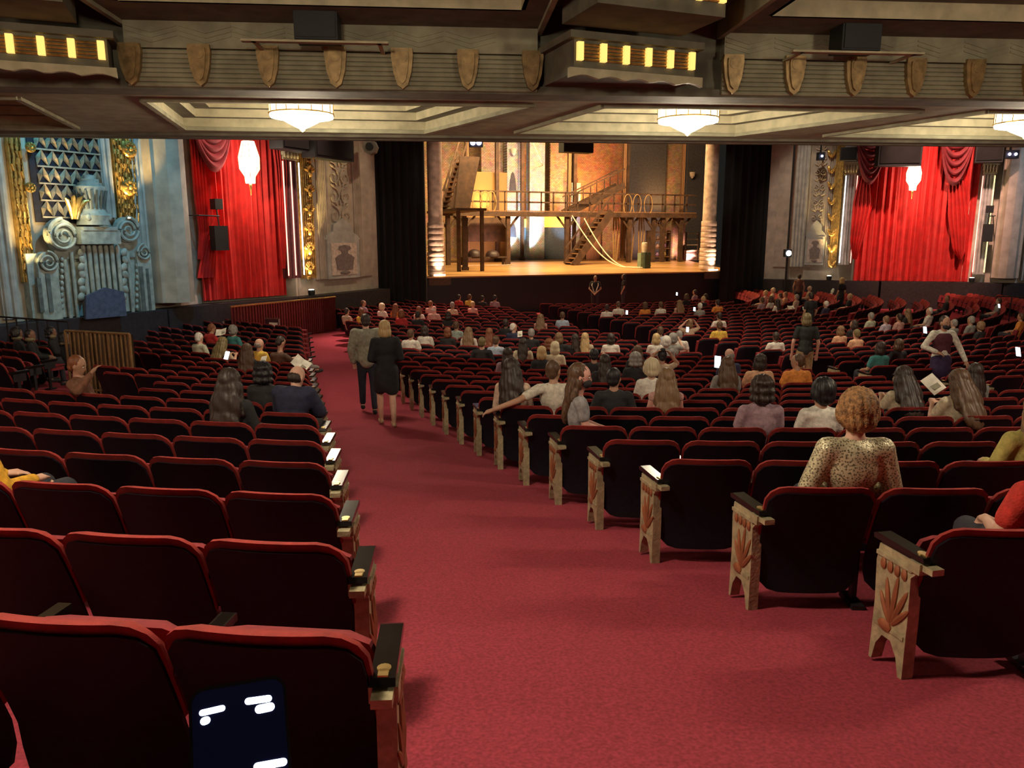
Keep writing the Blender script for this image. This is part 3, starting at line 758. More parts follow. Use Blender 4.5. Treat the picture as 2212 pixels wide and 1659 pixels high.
def relief_panel(wf, label, px0, px1, pc0, pc1, pct, pcb, pb, urn=True):
    wf.new('relief_panel', label, 'wall panel', 'relief panels beside the stage'); r_ = wf.root
    mb = MB(); x0, x1, zb, zt = strip(mb, wf, px0, px1, 150, pb, .0, .06); mb.build('panel_ground', stone, r_)
    lo, hi = min(x0, x1), max(x0, x1); mid = (pc0 + pc1) / 2
    c = wf.p(mid, pcb, .1); ct = wf.p(mid, pct, .1).z; cb = c.z; cw = abs(wf.p(pc1, pcb, .1).x - wf.p(pc0, pcb, .1).x)
    for k in range(6):       # reeded jambs either side of the relief band
        for s in (-1, 1):
            x = c.x + s * (cw * .42 + .05 + k * .085)
            if lo < x < hi:
                mb = MB(); mb.cyl((x, -.08, zb), (x, -.08, zt), .034, n=8); mb.build('reed', stone, r_, True)
    # carved arabesques
    for k in range(6):
        z = ct + .9 + k * .72; mb = MB()
        for s in (-1, 1): volute(mb, c.x + s * cw * .18, -.09, z, cw * .17, s, 1.4, .028)
        for j in range(5):
            an = math.radians(30 + 30 * j); mb.ell((c.x + .24 * cw * math.cos(an), -.09, z + .28 + .22 * math.sin(an)), (.05, .04, .12), 6, 4, Matrix.Rotation(math.pi / 2 - an, 3, 'Y'))
        mb.build('arabesque', stone, r_, True)
    # crown over the cartouche
    mb = MB(); mb.prism([(c.x - cw * .55, ct), (c.x + cw * .55, ct), (c.x + cw * .5, ct + .12), (c.x + cw * .3, ct + .3), (c.x + cw * .28, ct + .55), (c.x, ct + .8), (c.x - cw * .28, ct + .55), (c.x - cw * .3, ct + .3), (c.x - cw * .5, ct + .12)], -.16, -.04)
    mb.build('cartouche_crown', stone_g, r_)
    mb = MB(); mb.box((c.x, -.10, (ct + cb) / 2), (cw, .16, ct - cb)); mb.build('cartouche_frame', stone_g, r_)
    mb = MB(); mb.box((c.x, -.19, (ct + cb) / 2), (cw * .8, .03, (ct - cb) * .82)); mb.build('cartouche_field', mat('cartouche_cream', (.6, .5, .42), .8), r_)
    h = ct - cb; mb = MB()
    out = [(.0, .86), (.16, .83), (.20, .76), (.10, .72), (.09, .64), (.20, .60), (.30, .52), (.27, .44), (.24, .24), (0, .22)]
    poly = [(c.x + a * cw, cb + b * h) for a, b in out] + [(c.x - a * cw, cb + b * h) for a, b in out[::-1][1:-1]]
    mb.prism(poly, -.235, -.2); mb.ell((c.x, -.21, cb + .15 * h), (.17 * cw, .025, .05 * h), 12, 5)
    mb.build('urn_emblem', mat('cartouche_emblem', (.20, .16, .15), .8), r_)
    return wf
relief_panel(WF(A0, B0, 742, None, None, None), 'carved tan wall panel with urn cartouche beside the lit flower strip', 684, 806, 708, 776, 517, 601, 604)
relief_panel(WF(WR[0], WR[1], 1757, None, None, None), 'shadowed carved wall panel with urn cartouche beside the narrow gilt strip', 1670, 1788, 1737, 1778, 511, 572, 576)
flutes(WF(WR[0], WR[1], 1725, None, None, None), 'fluted_pilaster', 'cool lit fluted pilaster beside the shadowed cartouche panel', 1706, 1734, 150, 576, 4, stone_g, .3)
flutes(WF(WR[2], WR[3], 2190, None, None, None), 'stone_pier', 'plain beige stone pier beside the pale gold tube column', 2140, 2200, 150, 600, 1, stone, .4, 'pier')
flutes(WF(WR[3], WR[4], 2230, None, None, None), 'fluted_pilaster', 'smooth grey pilaster beyond the beige stone pier', 2206, 2250, 150, 606, 2, stone_g, .3)

# ---- hung black speakers
def box_speaker(px0, px1, py0, py1, wf, off, label, group=None, tilt=0.):
    a, b = wf.world(px0, py1, off), wf.world(px1, py1, off); top = wf.world((px0 + px1) / 2, py0, off).z
    c = (a + b) / 2; wdt = (b - a).length; h = top - c.z; dep = min(.6, wdt)
    t = thing('hanging_speaker', label, 'speaker', (c.x, c.y, c.z), math.atan2((b - a).y, (b - a).x), group)
    mb = MB(); mb.prism([(-wdt / 2, 0), (wdt / 2, -.02), (wdt / 2, h), (-wdt / 2, h)], 0, dep); mb.build('cabinet', speakerm, t)
    mb = MB(); mb.box((0, -.02, h * .5), (wdt * .92, .03, h * .9)); mb.build('grille', blackcloth, t)
    return t
pros = WF(A0, B0, 700, None, None, None); prosr = WF(WR[0], WR[1], 1800, None, None, None)
g_ = 'black speakers hung before the proscenium walls'
box_speaker(612, 676, 240, 324, pros, 1.5, 'black hung speaker cluster beside the speaker arm curtain', g_)
box_speaker(682, 765, 240, 344, pros, 1.8, 'large black hung speaker cluster over the carved tan wall panel', g_)
mb = MB(); a = pros.world(678, 350, 1.6); mb.cyl((a.x, a.y, a.z), (a.x, a.y, 9.5), .02, n=6); tag(mb.build('speaker_cable', brass), 'thin brass cable between two hung speaker clusters', 'cable')
box_speaker(1896, 1990, 250, 358, cr, 2.0, 'large black hung speaker over the wide swagged curtain', g_)
box_speaker(1815, 1850, 318, 345, prosr, 1.5, 'small black hung box over the grey tube-lit column', g_)
box_speaker(2106, 2166, 270, 350, WF(WR[2], WR[3], 2130, None, None, None), 1.6, 'black hung speaker over the pale gold tube column', g_)
# fixtures with bright lenses
def led_unit(px, py, wf, off, label, n=2, m=led_blue, r=.09, w=None):
    c = w if w else wf.world(px, py, off)
    t = thing('spotlight', label, 'stage light', (c.x, c.y, c.z), -TH, 'bright lens fixtures')
    mb = MB(); mb.box((0, .18, 0), (.34 * n * .9, .3, .36)); mb.box((0, .2, .3), (.06, .06, .6)); mb.build('housing', speakerm, t)
    if w: mb = MB(); mb.cyl((0, .2, .5), (0, .2, 9.7 - c.z), .025, n=6); mb.build('drop_pipe', speakerm, t)
    for k in range(n):
        mb = MB(); mb.ell(((k - (n - 1) / 2) * .27, 0, 0), (r, .05, r), 12, 6); mb.build('lens', m, t, True)
led_unit(1776, 337, prosr, 1.0, 'small violet lens fixture on the shadowed carved panel', 1, led_blue, .05)
led_unit(1704, 547, prosr, 1.6, 'bright white lens fixture on a floor pole before the shadowed panel', 1, led_white, .13)
mb = MB(); a = prosr.world(1706, 560, 1.6); mb.cyl((a.x + .05, a.y + .25, .0), (a.x + .05, a.y + .25, 9), .05, n=8); tag(mb.build('lighting_pole', blackpaint), 'tall black lighting pole before the shadowed carved panel', 'pole')
led_unit(2188, 333, WF(WR[2], WR[3], 2190, None, None, None), 1.5, 'violet twin lens fixture beside the hung speaker and beige pier', 2, led_blue, .06)
for px, py, wf, off, lab in ((800, 318, pros, .9, 'grey octagonal camera housing on the panel edge beside the black masking cloth'),):
    c = wf.world(px, py, off); t = thing('camera_housing', lab, 'camera', (c.x, c.y, c.z), -TH)
    mb = MB(); mb.cyl((0, -.2, 0), (0, .3, 0), .28, .28, 8); mb.box((0, .2, .3), (.08, .3, .3)); mb.build('housing', mat('housing_grey', (.16, .15, .13), .6), t)
    mb = MB(); mb.cyl((0, -.22, 0), (0, -.2, 0), .14, .16, 12); mb.build('lens', speakerm, t)
# speaker pair on arms
def arm_speakers(wf, label, parts, arm):
    o = wf.world(arm[0], arm[2], .9); t = thing('arm_speaker', label, 'speaker', (o.x, o.y, o.z), wf.ang, 'speaker pairs on wall arms')
    def L(px, py): 
        w_ = wf.world(px, py, .9); v = w_ - o; c, s = math.cos(-wf.ang), math.sin(-wf.ang); return Vector((v.x * c - v.y * s, v.x * s + v.y * c, v.z))
    p1 = L(arm[1], arm[3]); mb = MB(); mb.cyl((0, 0, 0), p1, .025, n=6); mb.cyl((0, 0, 0), (0, .9, 0), .025, n=6); mb.build('wall_arm', blackpaint, t)
    for (x0, x1, y0, y1) in parts:
        a, b = L(x0, y1), L(x1, y0); mb = MB(); mb.box(((a.x + b.x) / 2, 0, (a.z + b.z) / 2), (abs(b.x - a.x), .3, abs(b.z - a.z))); mb.build('cabinet', speakerm, t)
    ys = sorted(parts, key=lambda q: q[2]); a = L((ys[0][0] + ys[0][1]) / 2, ys[0][3]); b = L((ys[-1][0] + ys[-1][1]) / 2, ys[-1][2])
    mb = MB(); mb.cyl(a, b, .02, n=6); mb.build('drop_rod', blackpaint, t)
arm_speakers(cl, 'two black speakers on a wall arm before the red curtain', [(460, 475, 430, 452), (461, 486, 488, 541)], (429, 474, 465, 467))
arm_speakers(WF(WR[2], WR[3], 2130, None, None, None), 'two black speakers on a wall arm before the pale column', [(2129, 2147, 444, 460), (2120, 2147, 484, 522)], (2150, 2138, 466, 467))
# floor uplights at the column feet
for px, py, wf, lab, e, colr in ((672, 612, pros, 'small floor uplight at the foot of the lit flower strip', 520, (1, .72, .3)), (1792, 584, prosr, 'small floor uplight at the foot of the narrow gilt strip', 160, (1, .8, .5)), (2100, 596, WF(WR[2], WR[3], 2110, None, None, None), 'small floor uplight at the foot of the pale gold column', 260, (1, .95, .7))):
    c = wf.world(px, py, .42); t = thing('floor_uplight', lab, 'uplight', (c.x, c.y, 1.33), 0, 'floor uplights')
    mb = MB(); mb.lathe([(.11, 0), (.13, .12), (.12, .2), (.10, .2)], n=12); mb.build('can', speakerm, t)
    mb = MB(); mb.lathe([(.10, .2), (.09, .215), (.01, .22)], n=12); mb.build('lens', emat('uplight_lens', (1, .9, .7), 12), t)
    mb = MB(); mb.box((0, 0, -.01), (.3, .3, .02)); mb.build('base', speakerm, t)
    spot((c.x, c.y, 1.6), wf.world(px, 330, .2), e, colr, 44, .8, .05)
# ================================================================== STAGE SET
def SX(px, Y, py=500): return at_Y(px, py, Y).x
def SZ(py, Y, px=1230): return at_Y(px, py, Y).z
def masking(x0, x1, Y, label):
    mb = MB(); mb.grid(lambda u, v: (x0 + (x1 - x0) * u, Y + .09 * math.sin(u * 14 * math.pi), 0.02 + 11 * v), 90, 2)
    mb.v += []; return tag(mb.build('masking_curtain', blackcloth, smooth=True), label, 'curtain', 'black masking curtains')
tag(MB().box((0, -1.1, 10.6), (21.5, 1.6, 2.0)).build('beam_proscenium', plaster_d), 'plaster header beam above the stage opening', kind='structure')
masking(-10.15, -7.75, -2.0, 'black masking curtain beside the carved tan wall panel')
masking(7.35, 10.75, -2.0, 'black masking curtain beside the shadowed carved wall panel')
mb = MB(); mb.box((0, 14.1, 6), (24, .2, 12)); tag(mb.build('wall_back_stage', brick2), 'brick rear wall of the stage', kind='structure')
# set columns at the stage front
def set_column(px0, px1, label, ring_py, base_py):
    Y = -1.0; x = SX((px0 + px1) / 2, Y); w = abs(SX(px1, Y) - SX(px0, Y)); r = w / 2
    t = thing('set_column', label, 'column', (x, Y, dz(Y)), 0, 'pale set columns at the stage sides')
    z = lambda py: SZ(py, Y, (px0 + px1) / 2) - dz(Y)
    mb = MB(); mb.lathe([(r * .82, 0), (r * .82, 9)], n=14); mb.build('shaft', palecol, t, True)
    for i, (a, b, k) in enumerate([(base_py, ring_py[1], 1.0), (ring_py[1], ring_py[0], .93)]):
        mb = MB(); z0, z1 = max(0, z(a)), z(b); n = 5
        for j in range(n):
            zz0, zz1 = z0 + (z1 - z0) * j / n, z0 + (z1 - z0) * (j + 1) / n - .015
            mb.lathe([(r * k * .97, zz0), (r * k, zz0 + .02), (r * k, zz1 - .02), (r * k * .97, zz1)], n=14)
        mb.build('stone_drum', palecol, t, True)
    mb = MB(); mb.box((0, -r - .12, .06), (.5, .1, .06)); mb.build('base_light', emat('base_light_warm', (1, .8, .6), 8), t)
    mb = MB(); mb.box((0, -.05, -.2), (w * 1.25, w * 1.25, .36)); mb.build('plinth', mat('plinth_dark', (.12, .08, .05), .8), t)
    spot((x, Y - r - .35, dz(Y) + .05), (x, Y, dz(Y) + 3.2), 420, (1, .66, .45), 90, 1, .05)
set_column(922, 960, 'pale drum-ringed set column beside the leaning stair', (480, 544), 594)
set_column(1516, 1546, 'pale drum-ringed set column beside the barrel and posts', (477, 535), 581)
# brick panels of the back wall
def flat(name, px0, px1, py0, py1, Y, m, label, th=.2, cat='set panel', group='painted panels of the stage set'):
    x0, x1 = SX(px0, Y), SX(px1, Y); zt = SZ(py0, Y, (px0 + px1) / 2); zb = dz(Y) if name not in ('transom_window',) and 'hanging under' not in label else max(SZ(py1, Y, (px0 + px1) / 2), dz(Y))
    mb = MB(); mb.box((0, 0, (zt - zb) / 2), (abs(x1 - x0), th, zt - zb)); o = tag(mb.build(name, m), label, cat, group); o.location = ((x0 + x1) / 2, Y, zb); return o
flat('brick_panel', 1186, 1226, 250, 570, 12.6, brick2, 'tan brick wall panel lit amber beside the whitewashed pier')
flat('brick_panel', 1240, 1340, 250, 570, 12.2, brick1, 'broad orange brick wall panel behind the stage stairs')
flat('brick_panel', 1040, 1096, 250, 420, 12.2, brick2, 'ochre lit brick wall panel above the board partition')
flat('brick_panel', 1436, 1464, 250, 575, 11.8, brick2, 'narrow salmon brick pier beside the tall dark board panel', group='painted panels of the stage set')
flat('whitewashed_pier', 1140, 1172, 250, 570, 11.6, brick3, 'whitewashed brick pier between the two amber openings', .6)
flat('whitewashed_pier', 1092, 1122, 250, 570, 11.6, brick3, 'whitewashed pier with arched niches beside the board partition', .6)
flat('whitewashed_pier', 1231, 1250, 395, 470, 11.9, brick3, 'short whitewashed pier beside the stair landing', .4)
flat('dark_board_panel', 1354, 1432, 250, 455, 11.4, mat('dark_boards', (.05, .045, .05), .8), 'tall dark board panel above the gallery rail')
flat('dark_board_panel', 1478, 1520, 300, 440, 11.4, mat('dark_boards', (.05, .045, .05), .8), 'dark board panel beside the set column with posts')
flat('board_partition', 1012, 1094, 372, 452, 10.5, wood_y, 'ochre board partition behind the upper gallery rail')
flat('board_partition', 1010, 1096, 470, 522, 9.5, wood_d, 'brown board partition hanging under the gallery')
flat('lower_wall', 1122, 1140, 490, 575, 12.0, mat('dark_teal_paint', (.035, .05, .065), .7), 'dark teal door leaf under the small amber transom', cat='door')
flat('lower_wall', 1172, 1220, 490, 575, 12.0, mat('dark_teal_paint', (.035, .05, .065), .7), 'dark teal double door under the wide amber transom', cat='door')
flat('transom_window', 1123, 1138, 473, 491, 11.95, amber_glow, 'small amber lit transom window', .2, 'window', None)
flat('transom_window', 1172, 1217, 464, 491, 11.95, amber_glow, 'wide amber lit transom window', .2, 'window', None)
flat('brick_panel', 1300, 1330, 470, 575, 11.5, brick2, 'salmon lit low brick pier behind the ropes')
flat('brick_panel', 1452, 1478, 470, 580, 9.0, brick2, 'salmon lit brick pier between timber posts')
flat('brick_panel', 1482, 1516, 540, 582, 8.5, mat('salmon_plaster', (.6, .38, .34), .8), 'low salmon plaster wall beside the set column')
flat('door_leaf', 1266, 1296, 505, 570, 11.0, wood, 'orange brown plank door behind the stage stair', cat='door')
# niches on the white pier
for py0, py1, py2, lab in ((375, 392, 414, 'dark pointed niche high on the whitewashed pier'), (482, 495, 512, 'dark pointed niche low on the whitewashed pier')):
    Y = 11.25; xc = SX(1108, Y); w = .17; mb = MB(); zt, zm, zb = SZ(py0, Y), SZ(py1, Y), SZ(py2, Y)
    mb.prism([(xc - w * 1.3, zb), (xc + w * 1.3, zb), (xc + w, zm), (xc + w * .5, zt - .1), (xc, zt), (xc - w * .5, zt - .1), (xc - w, zm)], Y, Y + .1); tag(mb.build('wall_niche', mat('niche_dark', (.03, .03, .045), .8)), lab, 'niche')
# cool uplights on the white piers, warm on bricks
for px, e, c in ((1107, 2600, (.6, .82, 1)), (1156, 3000, (.45, .76, 1)), (1240, 1000, (.7, .85, 1))):
    p = at_Y(px, 560, 10.3); spot((p.x, 10.3, dz(10.3) + .1), (p.x, 11.6, 4.5), e, c, 58, .9, .08)
p = at_Y(1240, 440, 11); spot((p.x, 10.6, SZ(458, 10.6)), (p.x, 12, SZ(420, 12)), 60, (.75, .88, 1), 80, .9)
for px, e, c in ((1310, 700, (1, .5, .3)), (1462, 900, (1, .55, .4)), (1500, 500, (1, .5, .42)), (1060, 420, (1, .55, .4)), (1400, 600, (1, .5, .25))):
    p = at_Y(px, 575, 7.6); spot((p.x, 7.6, dz(7.6) + .12), (p.x, 10.8, 3.6), e, c, 74, .9, .08)
for px, e in ((1208, 600), (1145, 150), (1285, 2200), (1050, 420), (1450, 500)):
    p = at_Y(px, 458, 9.6); spot((p.x, 9.6, SZ(462, 9.6) + .25), (p.x, 12.6, SZ(380, 12.6)), e, (1, .5, .14), 84, 1, .1)
# gallery
GY = 7.0
gx0, gx1 = SX(952, GY), SX(1500, GY); gz = SZ(458, GY, 1200)
gal = thing('stage_gallery', 'long timber gallery with rail crossing the stage set', 'gallery', (0, GY, gz))
mb = MB(); mb.box(((gx0 + gx1) / 2, .8, -.1), (gx1 - gx0, 1.8, .12)); mb.box(((gx0 + gx1) / 2, -.12, -.14), (gx1 - gx0, .1, .26)); mb.build('walkway', wood_d, gal)
mb = MB(); mb.beam((gx0, -.1, .03), (gx1, -.1, .03), .08, .05); mb.build('walkway_edge', wood, gal)
hr = SZ(416, GY, 1200) - gz
lx0, lx1 = SX(952, 4.2), SX(1012, 4.2)
mb = MB(); mb.box(((lx0 + lx1) / 2, -2.9, -.1), (lx1 - lx0, 5.6, .12)); mb.build('landing', wood_d, gal)
for x in (lx0 + .15, lx1 - .15):
    mb = MB(); mb.beam((x, -5.4, dz(GY - 5.4) - gz), (x, -5.4, -.1), .16, .16); mb.build('landing_post', wood_d, gal)
for h in (hr, hr * .48):
    mb = MB(); mb.beam((gx0, -.05, h), (gx1, -.05, h), .07, .09); mb.build('rail', wood_d, gal)
for px in range(960, 1500, 26):
    x = SX(px, GY); mb = MB(); mb.beam((x, -.05, 0), (x, -.05, hr), .07, .07); mb.build('baluster', wood_d, gal)
zf = dz(GY) - gz
for px in (968, 1004, 1098, 1225, 1360, 1412, 1432, 1472):
    x = SX(px, GY); mb = MB(); mb.beam((x, .05, zf), (x, .05, -.1), .22, .22); mb.build('post', wood_d, gal)
    for s in (-1, 1):
        mb = MB(); mb.beam((x, .05, -1.0), (x + s * .7, .05, -.15), .1, .1); mb.build('brace', wood_d, gal)
# loops of rope hung on the rail
for px in (1030, 1047, 1060, 1352, 1372, 1396):
    x = SX(px, GY); mb = MB(); mb.tube([(x + .28 * math.sin(a), -.14, hr - .62 + .6 * math.cos(a)) for a in np.linspace(0, 2 * math.pi, 18)], .03, 5); mb.build('rope_coil', mat('rope_dark', (.28, .17, .07), .8), gal)
# stairs
def stair(p0, p1, w, label, n=12, m=wood_d):
    p0, p1 = Vector(p0), Vector(p1); t = thing('stage_stair', label, 'stairs', p0); d = p1 - p0; side = Vector((0, w / 2, 0))
    for s in (-1, 1):
        mb = MB(); mb.beam(side * s, d + side * s, .08, .38); mb.build('stringer', m, t)
        mb = MB(); mb.beam(side * s + Vector((0, 0, .95)), d + side * s + Vector((0, 0, .95)), .06, .08); mb.build('handrail', m, t)
        for k in range(4):
            q = d * ((k + .5) / 4) + side * s; mb = MB(); mb.beam(q, q + Vector((0, 0, .95)), .05, .05); mb.build('stair_post', m, t)
    for k in range(n):
        q = d * ((k + .5) / n); mb = MB(); mb.box(q, (.28, w, .05)); mb.build('tread', wood, t)
stair((SX(1232, 5.5), 5.5, dz(5.5)), (SX(1312, 5.5), 5.5, gz), 1.1, 'timber stair rising from the deck to the gallery near the ropes')
stair((SX(1222, 8.2), 8.2, gz), (SX(1338, 8.2), 8.2, SZ(398, 8.2)), 1.0, 'short timber stair rising above the gallery before the orange brick')
stair((SX(968, 4.2), 4.2, gz), (SX(1004, 4.2), 4.2, SZ(352, 4.2)), 1.6, 'steep leaning timber stair by the set column', 10)
mb = MB(); Y = 4.2
poly = [(SX(985, Y), SZ(350, Y)), (SX(1026, Y), SZ(350, Y)), (SX(1004, Y), SZ(455, Y)), (SX(972, Y), SZ(455, Y))]
mb.prism(poly, Y - .9, Y - .8); tag(mb.build('leaning_board', wood_d), 'dark leaning board panel on the steep stair', 'board')
# timber posts and hoists
for k, (px, Y, top, lab) in enumerate(((1004, 2.5, 470, 'square timber post standing under the leaning stair'), (1228, 9.5, 290, 'tall timber post by the whitewashed short pier'), (1240, 9.5, 290, 'pale tall timber post by the whitewashed short pier'),
                                       (1345, 9.0, 300, 'pale timber post beside the tall dark board panel'), (1352, 9.2, 300, 'slim timber post beside the tall dark board panel'), (1470, 8, 300, 'tall timber post beside the narrow salmon pier'), (1074, 10.2, 300, 'pale lit timber post above the ochre partition'),
                                       (1010, 10.2, 300, 'timber post beside the leaning board'), (1128, 10.9, 300, 'slim timber post between the whitewashed piers'))):
    x = SX(px, Y); zb = dz(Y); zt = SZ(top, Y, px)
    mb = MB(); mb.box((0, 0, (zt - zb) / 2), (.2 if k else .24, .2, zt - zb)); mb.box((0, 0, .08), (.3, .3, .16)); mb.box((0, 0, (zt - zb) - .1), (.28, .28, .1))
    o = tag(mb.build('timber_post', wood if k % 2 else wood_d), lab, 'post', 'timber posts of the stage set'); o.location = (x, Y, zb)
# hanging cloth drapes under the gallery
for px, lab in ((1330, 'dark hanging rope bundle beside the stair'), (1362, 'dark hanging rope bundle under the gallery post'), (1385, 'dark hanging rope bundle above the green crate')):
    Y = 7.6; x = SX(px, Y); mb = MB()
    for j in range(6): mb.tube([(x + (j - 2.5) * .06, Y, gz - .15), (x + (j - 2.5) * .10 + .04 * (-1) ** j, Y - .05, gz - 1.2), (x + (j - 2.5) * .05, Y, dz(Y) + .1)], .035, 5)
    tag(mb.build('rope_bundle', mat('rope_dark', (.28, .17, .07), .8)), lab, 'rope', 'rope bundles under the gallery')
# ropes sweeping down to the deck
for (ax, ay, bx, by, lab) in ((1236, 466, 1384, 576, 'long pale rope sweeping down to the green crate'), (1262, 472, 1388, 576, 'second pale rope sweeping from the stair to the green crate')):
    p0 = at_Y(ax, ay, 5.2); p1 = at_Y(bx, by, 1.0); p1.z = dz(1.0) + .03; mb = MB()
    mb.tube([p0.lerp(p1, t) - Vector((0, 0, 1.1 * math.sin(math.pi * t) * (.7))) * 1 if False else p0.lerp(p1, t) + Vector((0, 0, -.9 * math.sin(math.pi * t))) if p0.lerp(p1, t).z - .9 * math.sin(math.pi * t) > dz(3) + .02 else Vector((p0.lerp(p1, t).x, p0.lerp(p1, t).y, dz(3) + .04)) for t in np.linspace(0, 1, 24)], .03, 6)
    tag(mb.build('stage_rope', ropem, smooth=True), lab, 'rope')
mb = MB(); a, b = at_Y(1148, 300, 8), at_Y(1170, 352, 8); b2 = at_Y(1172, 357, 10.2); mb.tube([a + (a - b) * 1.4, a, b, b2, Vector((b2.x, 11.35, b2.z - .1))], .025, 6); tag(mb.build('hanging_rope', ropem), 'taut slanting rope before the whitewashed pier', 'rope')
# crate, barrel, table, bench
Y = 1.6; x = SX(1395, Y)
t = thing('prop_crate', 'dark green crate with white bucket at the rope ends', 'crate', (x, Y, dz(Y)))
mb = MB(); mb.box((.06, 0, .42), (.36, .4, .84)); mb.build('crate_body', mat('crate_green', (.03, .05, .04), .7), t)
mb = MB(); mb.box((-.2, .1, .4), (.18, .36, .8)); mb.build('crate_side', mat('crate_pale_green', (.18, .26, .18), .7), t)
for k in range(3):
    mb = MB(); mb.box((.06, -.21, .15 + k * .28), (.38, .03, .05)); mb.build('slat', mat('crate_green', (.03, .05, .04), .7), t)
mb = MB(); mb.lathe([(.14, 0), (.16, .35), (.15, .5), (.1, .52)], (-.02, .05, .84), 12); tag(mb.build('prop_bucket', mat('bucket_white', (.5, .45, .36), .6)), 'white bucket standing on the dark green crate', 'bucket').location = (x, Y, dz(Y))
Y = 6.0; x = SX(1045, Y); t = thing('long_table', 'long dark table with domed covers below the brown partition', 'table', (x, Y, dz(Y)))
mb = MB(); mb.box((0, 0, .45), (2.6, .6, .08)); mb.build('tabletop', wood_d, t)
for s in (-1, 1):
    for q in (-1, 1):
        mb = MB(); mb.box((s * 1.2, q * .22, .2), (.1, .1, .42)); mb.build('leg', wood_d, t)
mb = MB(); mb.box((0, -.3, .03), (3.2, .06, .05)); mb.build('foot_strip', palecol, t)
for s, h in ((-.55, .42), (.5, .36)):
    mb = MB(); mb.lathe([(.40, 0), (.38, h * .4), (.28, h * .78), (.12, h * .97), (.01, h)], n=16); o = tag(mb.build('domed_cover', mat('dome_dark', (.03, .015, .015), .5), smooth=True), 'dark domed cover on the long stage table', 'cover', 'domed covers on the stage table'); o.location = (x + s, Y, dz(Y) + .49 + h * .0)
Y = 7.5; x = SX(1432, Y); t = thing('prop_shelf', 'open timber rack of props among the posts', 'rack', (x - .3, Y, dz(Y)))
for k in range(4):
    mb = MB(); mb.box((0, 0, .3 + .5 * k), (1.5, .4, .05)); mb.build('shelf', wood, t)
for s in (-1, 1):
    mb = MB(); mb.box((s * .74, 0, .95), (.08, .4, 1.9)); mb.build('upright', wood_d, t)
pc = [(.5, .3, .25), (.35, .2, .4), (.6, .45, .2), (.2, .12, .1)]
for k in range(9):
    x_, z_ = -.55 + .5 * (k % 3), .325 + .5 * (k // 3); h = .2 + .12 * ((k * 7) % 3) / 2
    mb = MB(); mb.lathe([(.08, 0), (.12, h * .3), (.10, h * .7), (.05, h)], n=10); o = tag(mb.build('prop_jar', mat('prop_jar_%d' % (k % 4), pc[k % 4], .5)), 'small jar on the open prop rack', 'jar', 'jars on the prop rack'); o.location = (x - .3 + x_, Y, dz(Y) + z_)
for px, Y in ((1425, 3.5), (1440, 3.2), (1466, 3.0), (1515, 1)):
    pass
# ladder back bars near the right column
Y = 8.0; t = thing('wall_ladder', 'low rung ladder beside the salmon plaster wall', 'ladder', (SX(1496, Y), Y, dz(Y)))
for s in (-1, 1):
    mb = MB(); mb.box((s * .45, 0, .9), (.06, .06, 1.8)); mb.build('rail', wood_d, t)
for k in range(5):
    mb = MB(); mb.box((0, 0, .3 + .35 * k), (.9, .05, .05)); mb.build('rung', palecol, t)
# stage fixtures at the top of the opening
led_unit(0, 0, None, 0, 'violet twin lens fixture hung above the leaning stair', 2, led_blue, .115, at_Y(1028, 308, -.6))
box_w = at_Y(1218, 329, -.5), at_Y(1282, 329, -.5)
t = thing('hanging_speaker', 'black hung speaker above the middle of the stage', 'speaker', (box_w[0] + box_w[1]) / 2, 0, g_)
mb = MB(); mb.cyl((-.5, .3, 1.5), (-.5, .3, 9.7 - box_w[0].z), .02, n=6); mb.cyl((.5, .3, 1.5), (.5, .3, 9.7 - box_w[0].z), .02, n=6); mb.build('cable', blackpaint, t)
mb = MB(); mb.box((0, .3, .8), ((box_w[1] - box_w[0]).length, .6, 1.6)); mb.build('cabinet', speakerm, t); mb = MB(); mb.box((0, -.02, .8), ((box_w[1] - box_w[0]).length * .9, .04, 1.4)); mb.build('grille', blackcloth, t)
# hung glass lamps on the set
for px, py, lab in ((1499, 385, 'hanging glass lamp on the dark board panel'), (1112, 335, 'small pale lamp on the whitewashed pier')):
    p = at_Y(px, py, 10.9); mb = MB(); mb.lathe([(.05, 0), (.16, .15), (.2, .4), (.14, .42)], n=12); o = tag(mb.build('set_lamp', palecol), lab, 'lamp'); o.location = p + Vector((0, .2, 0))
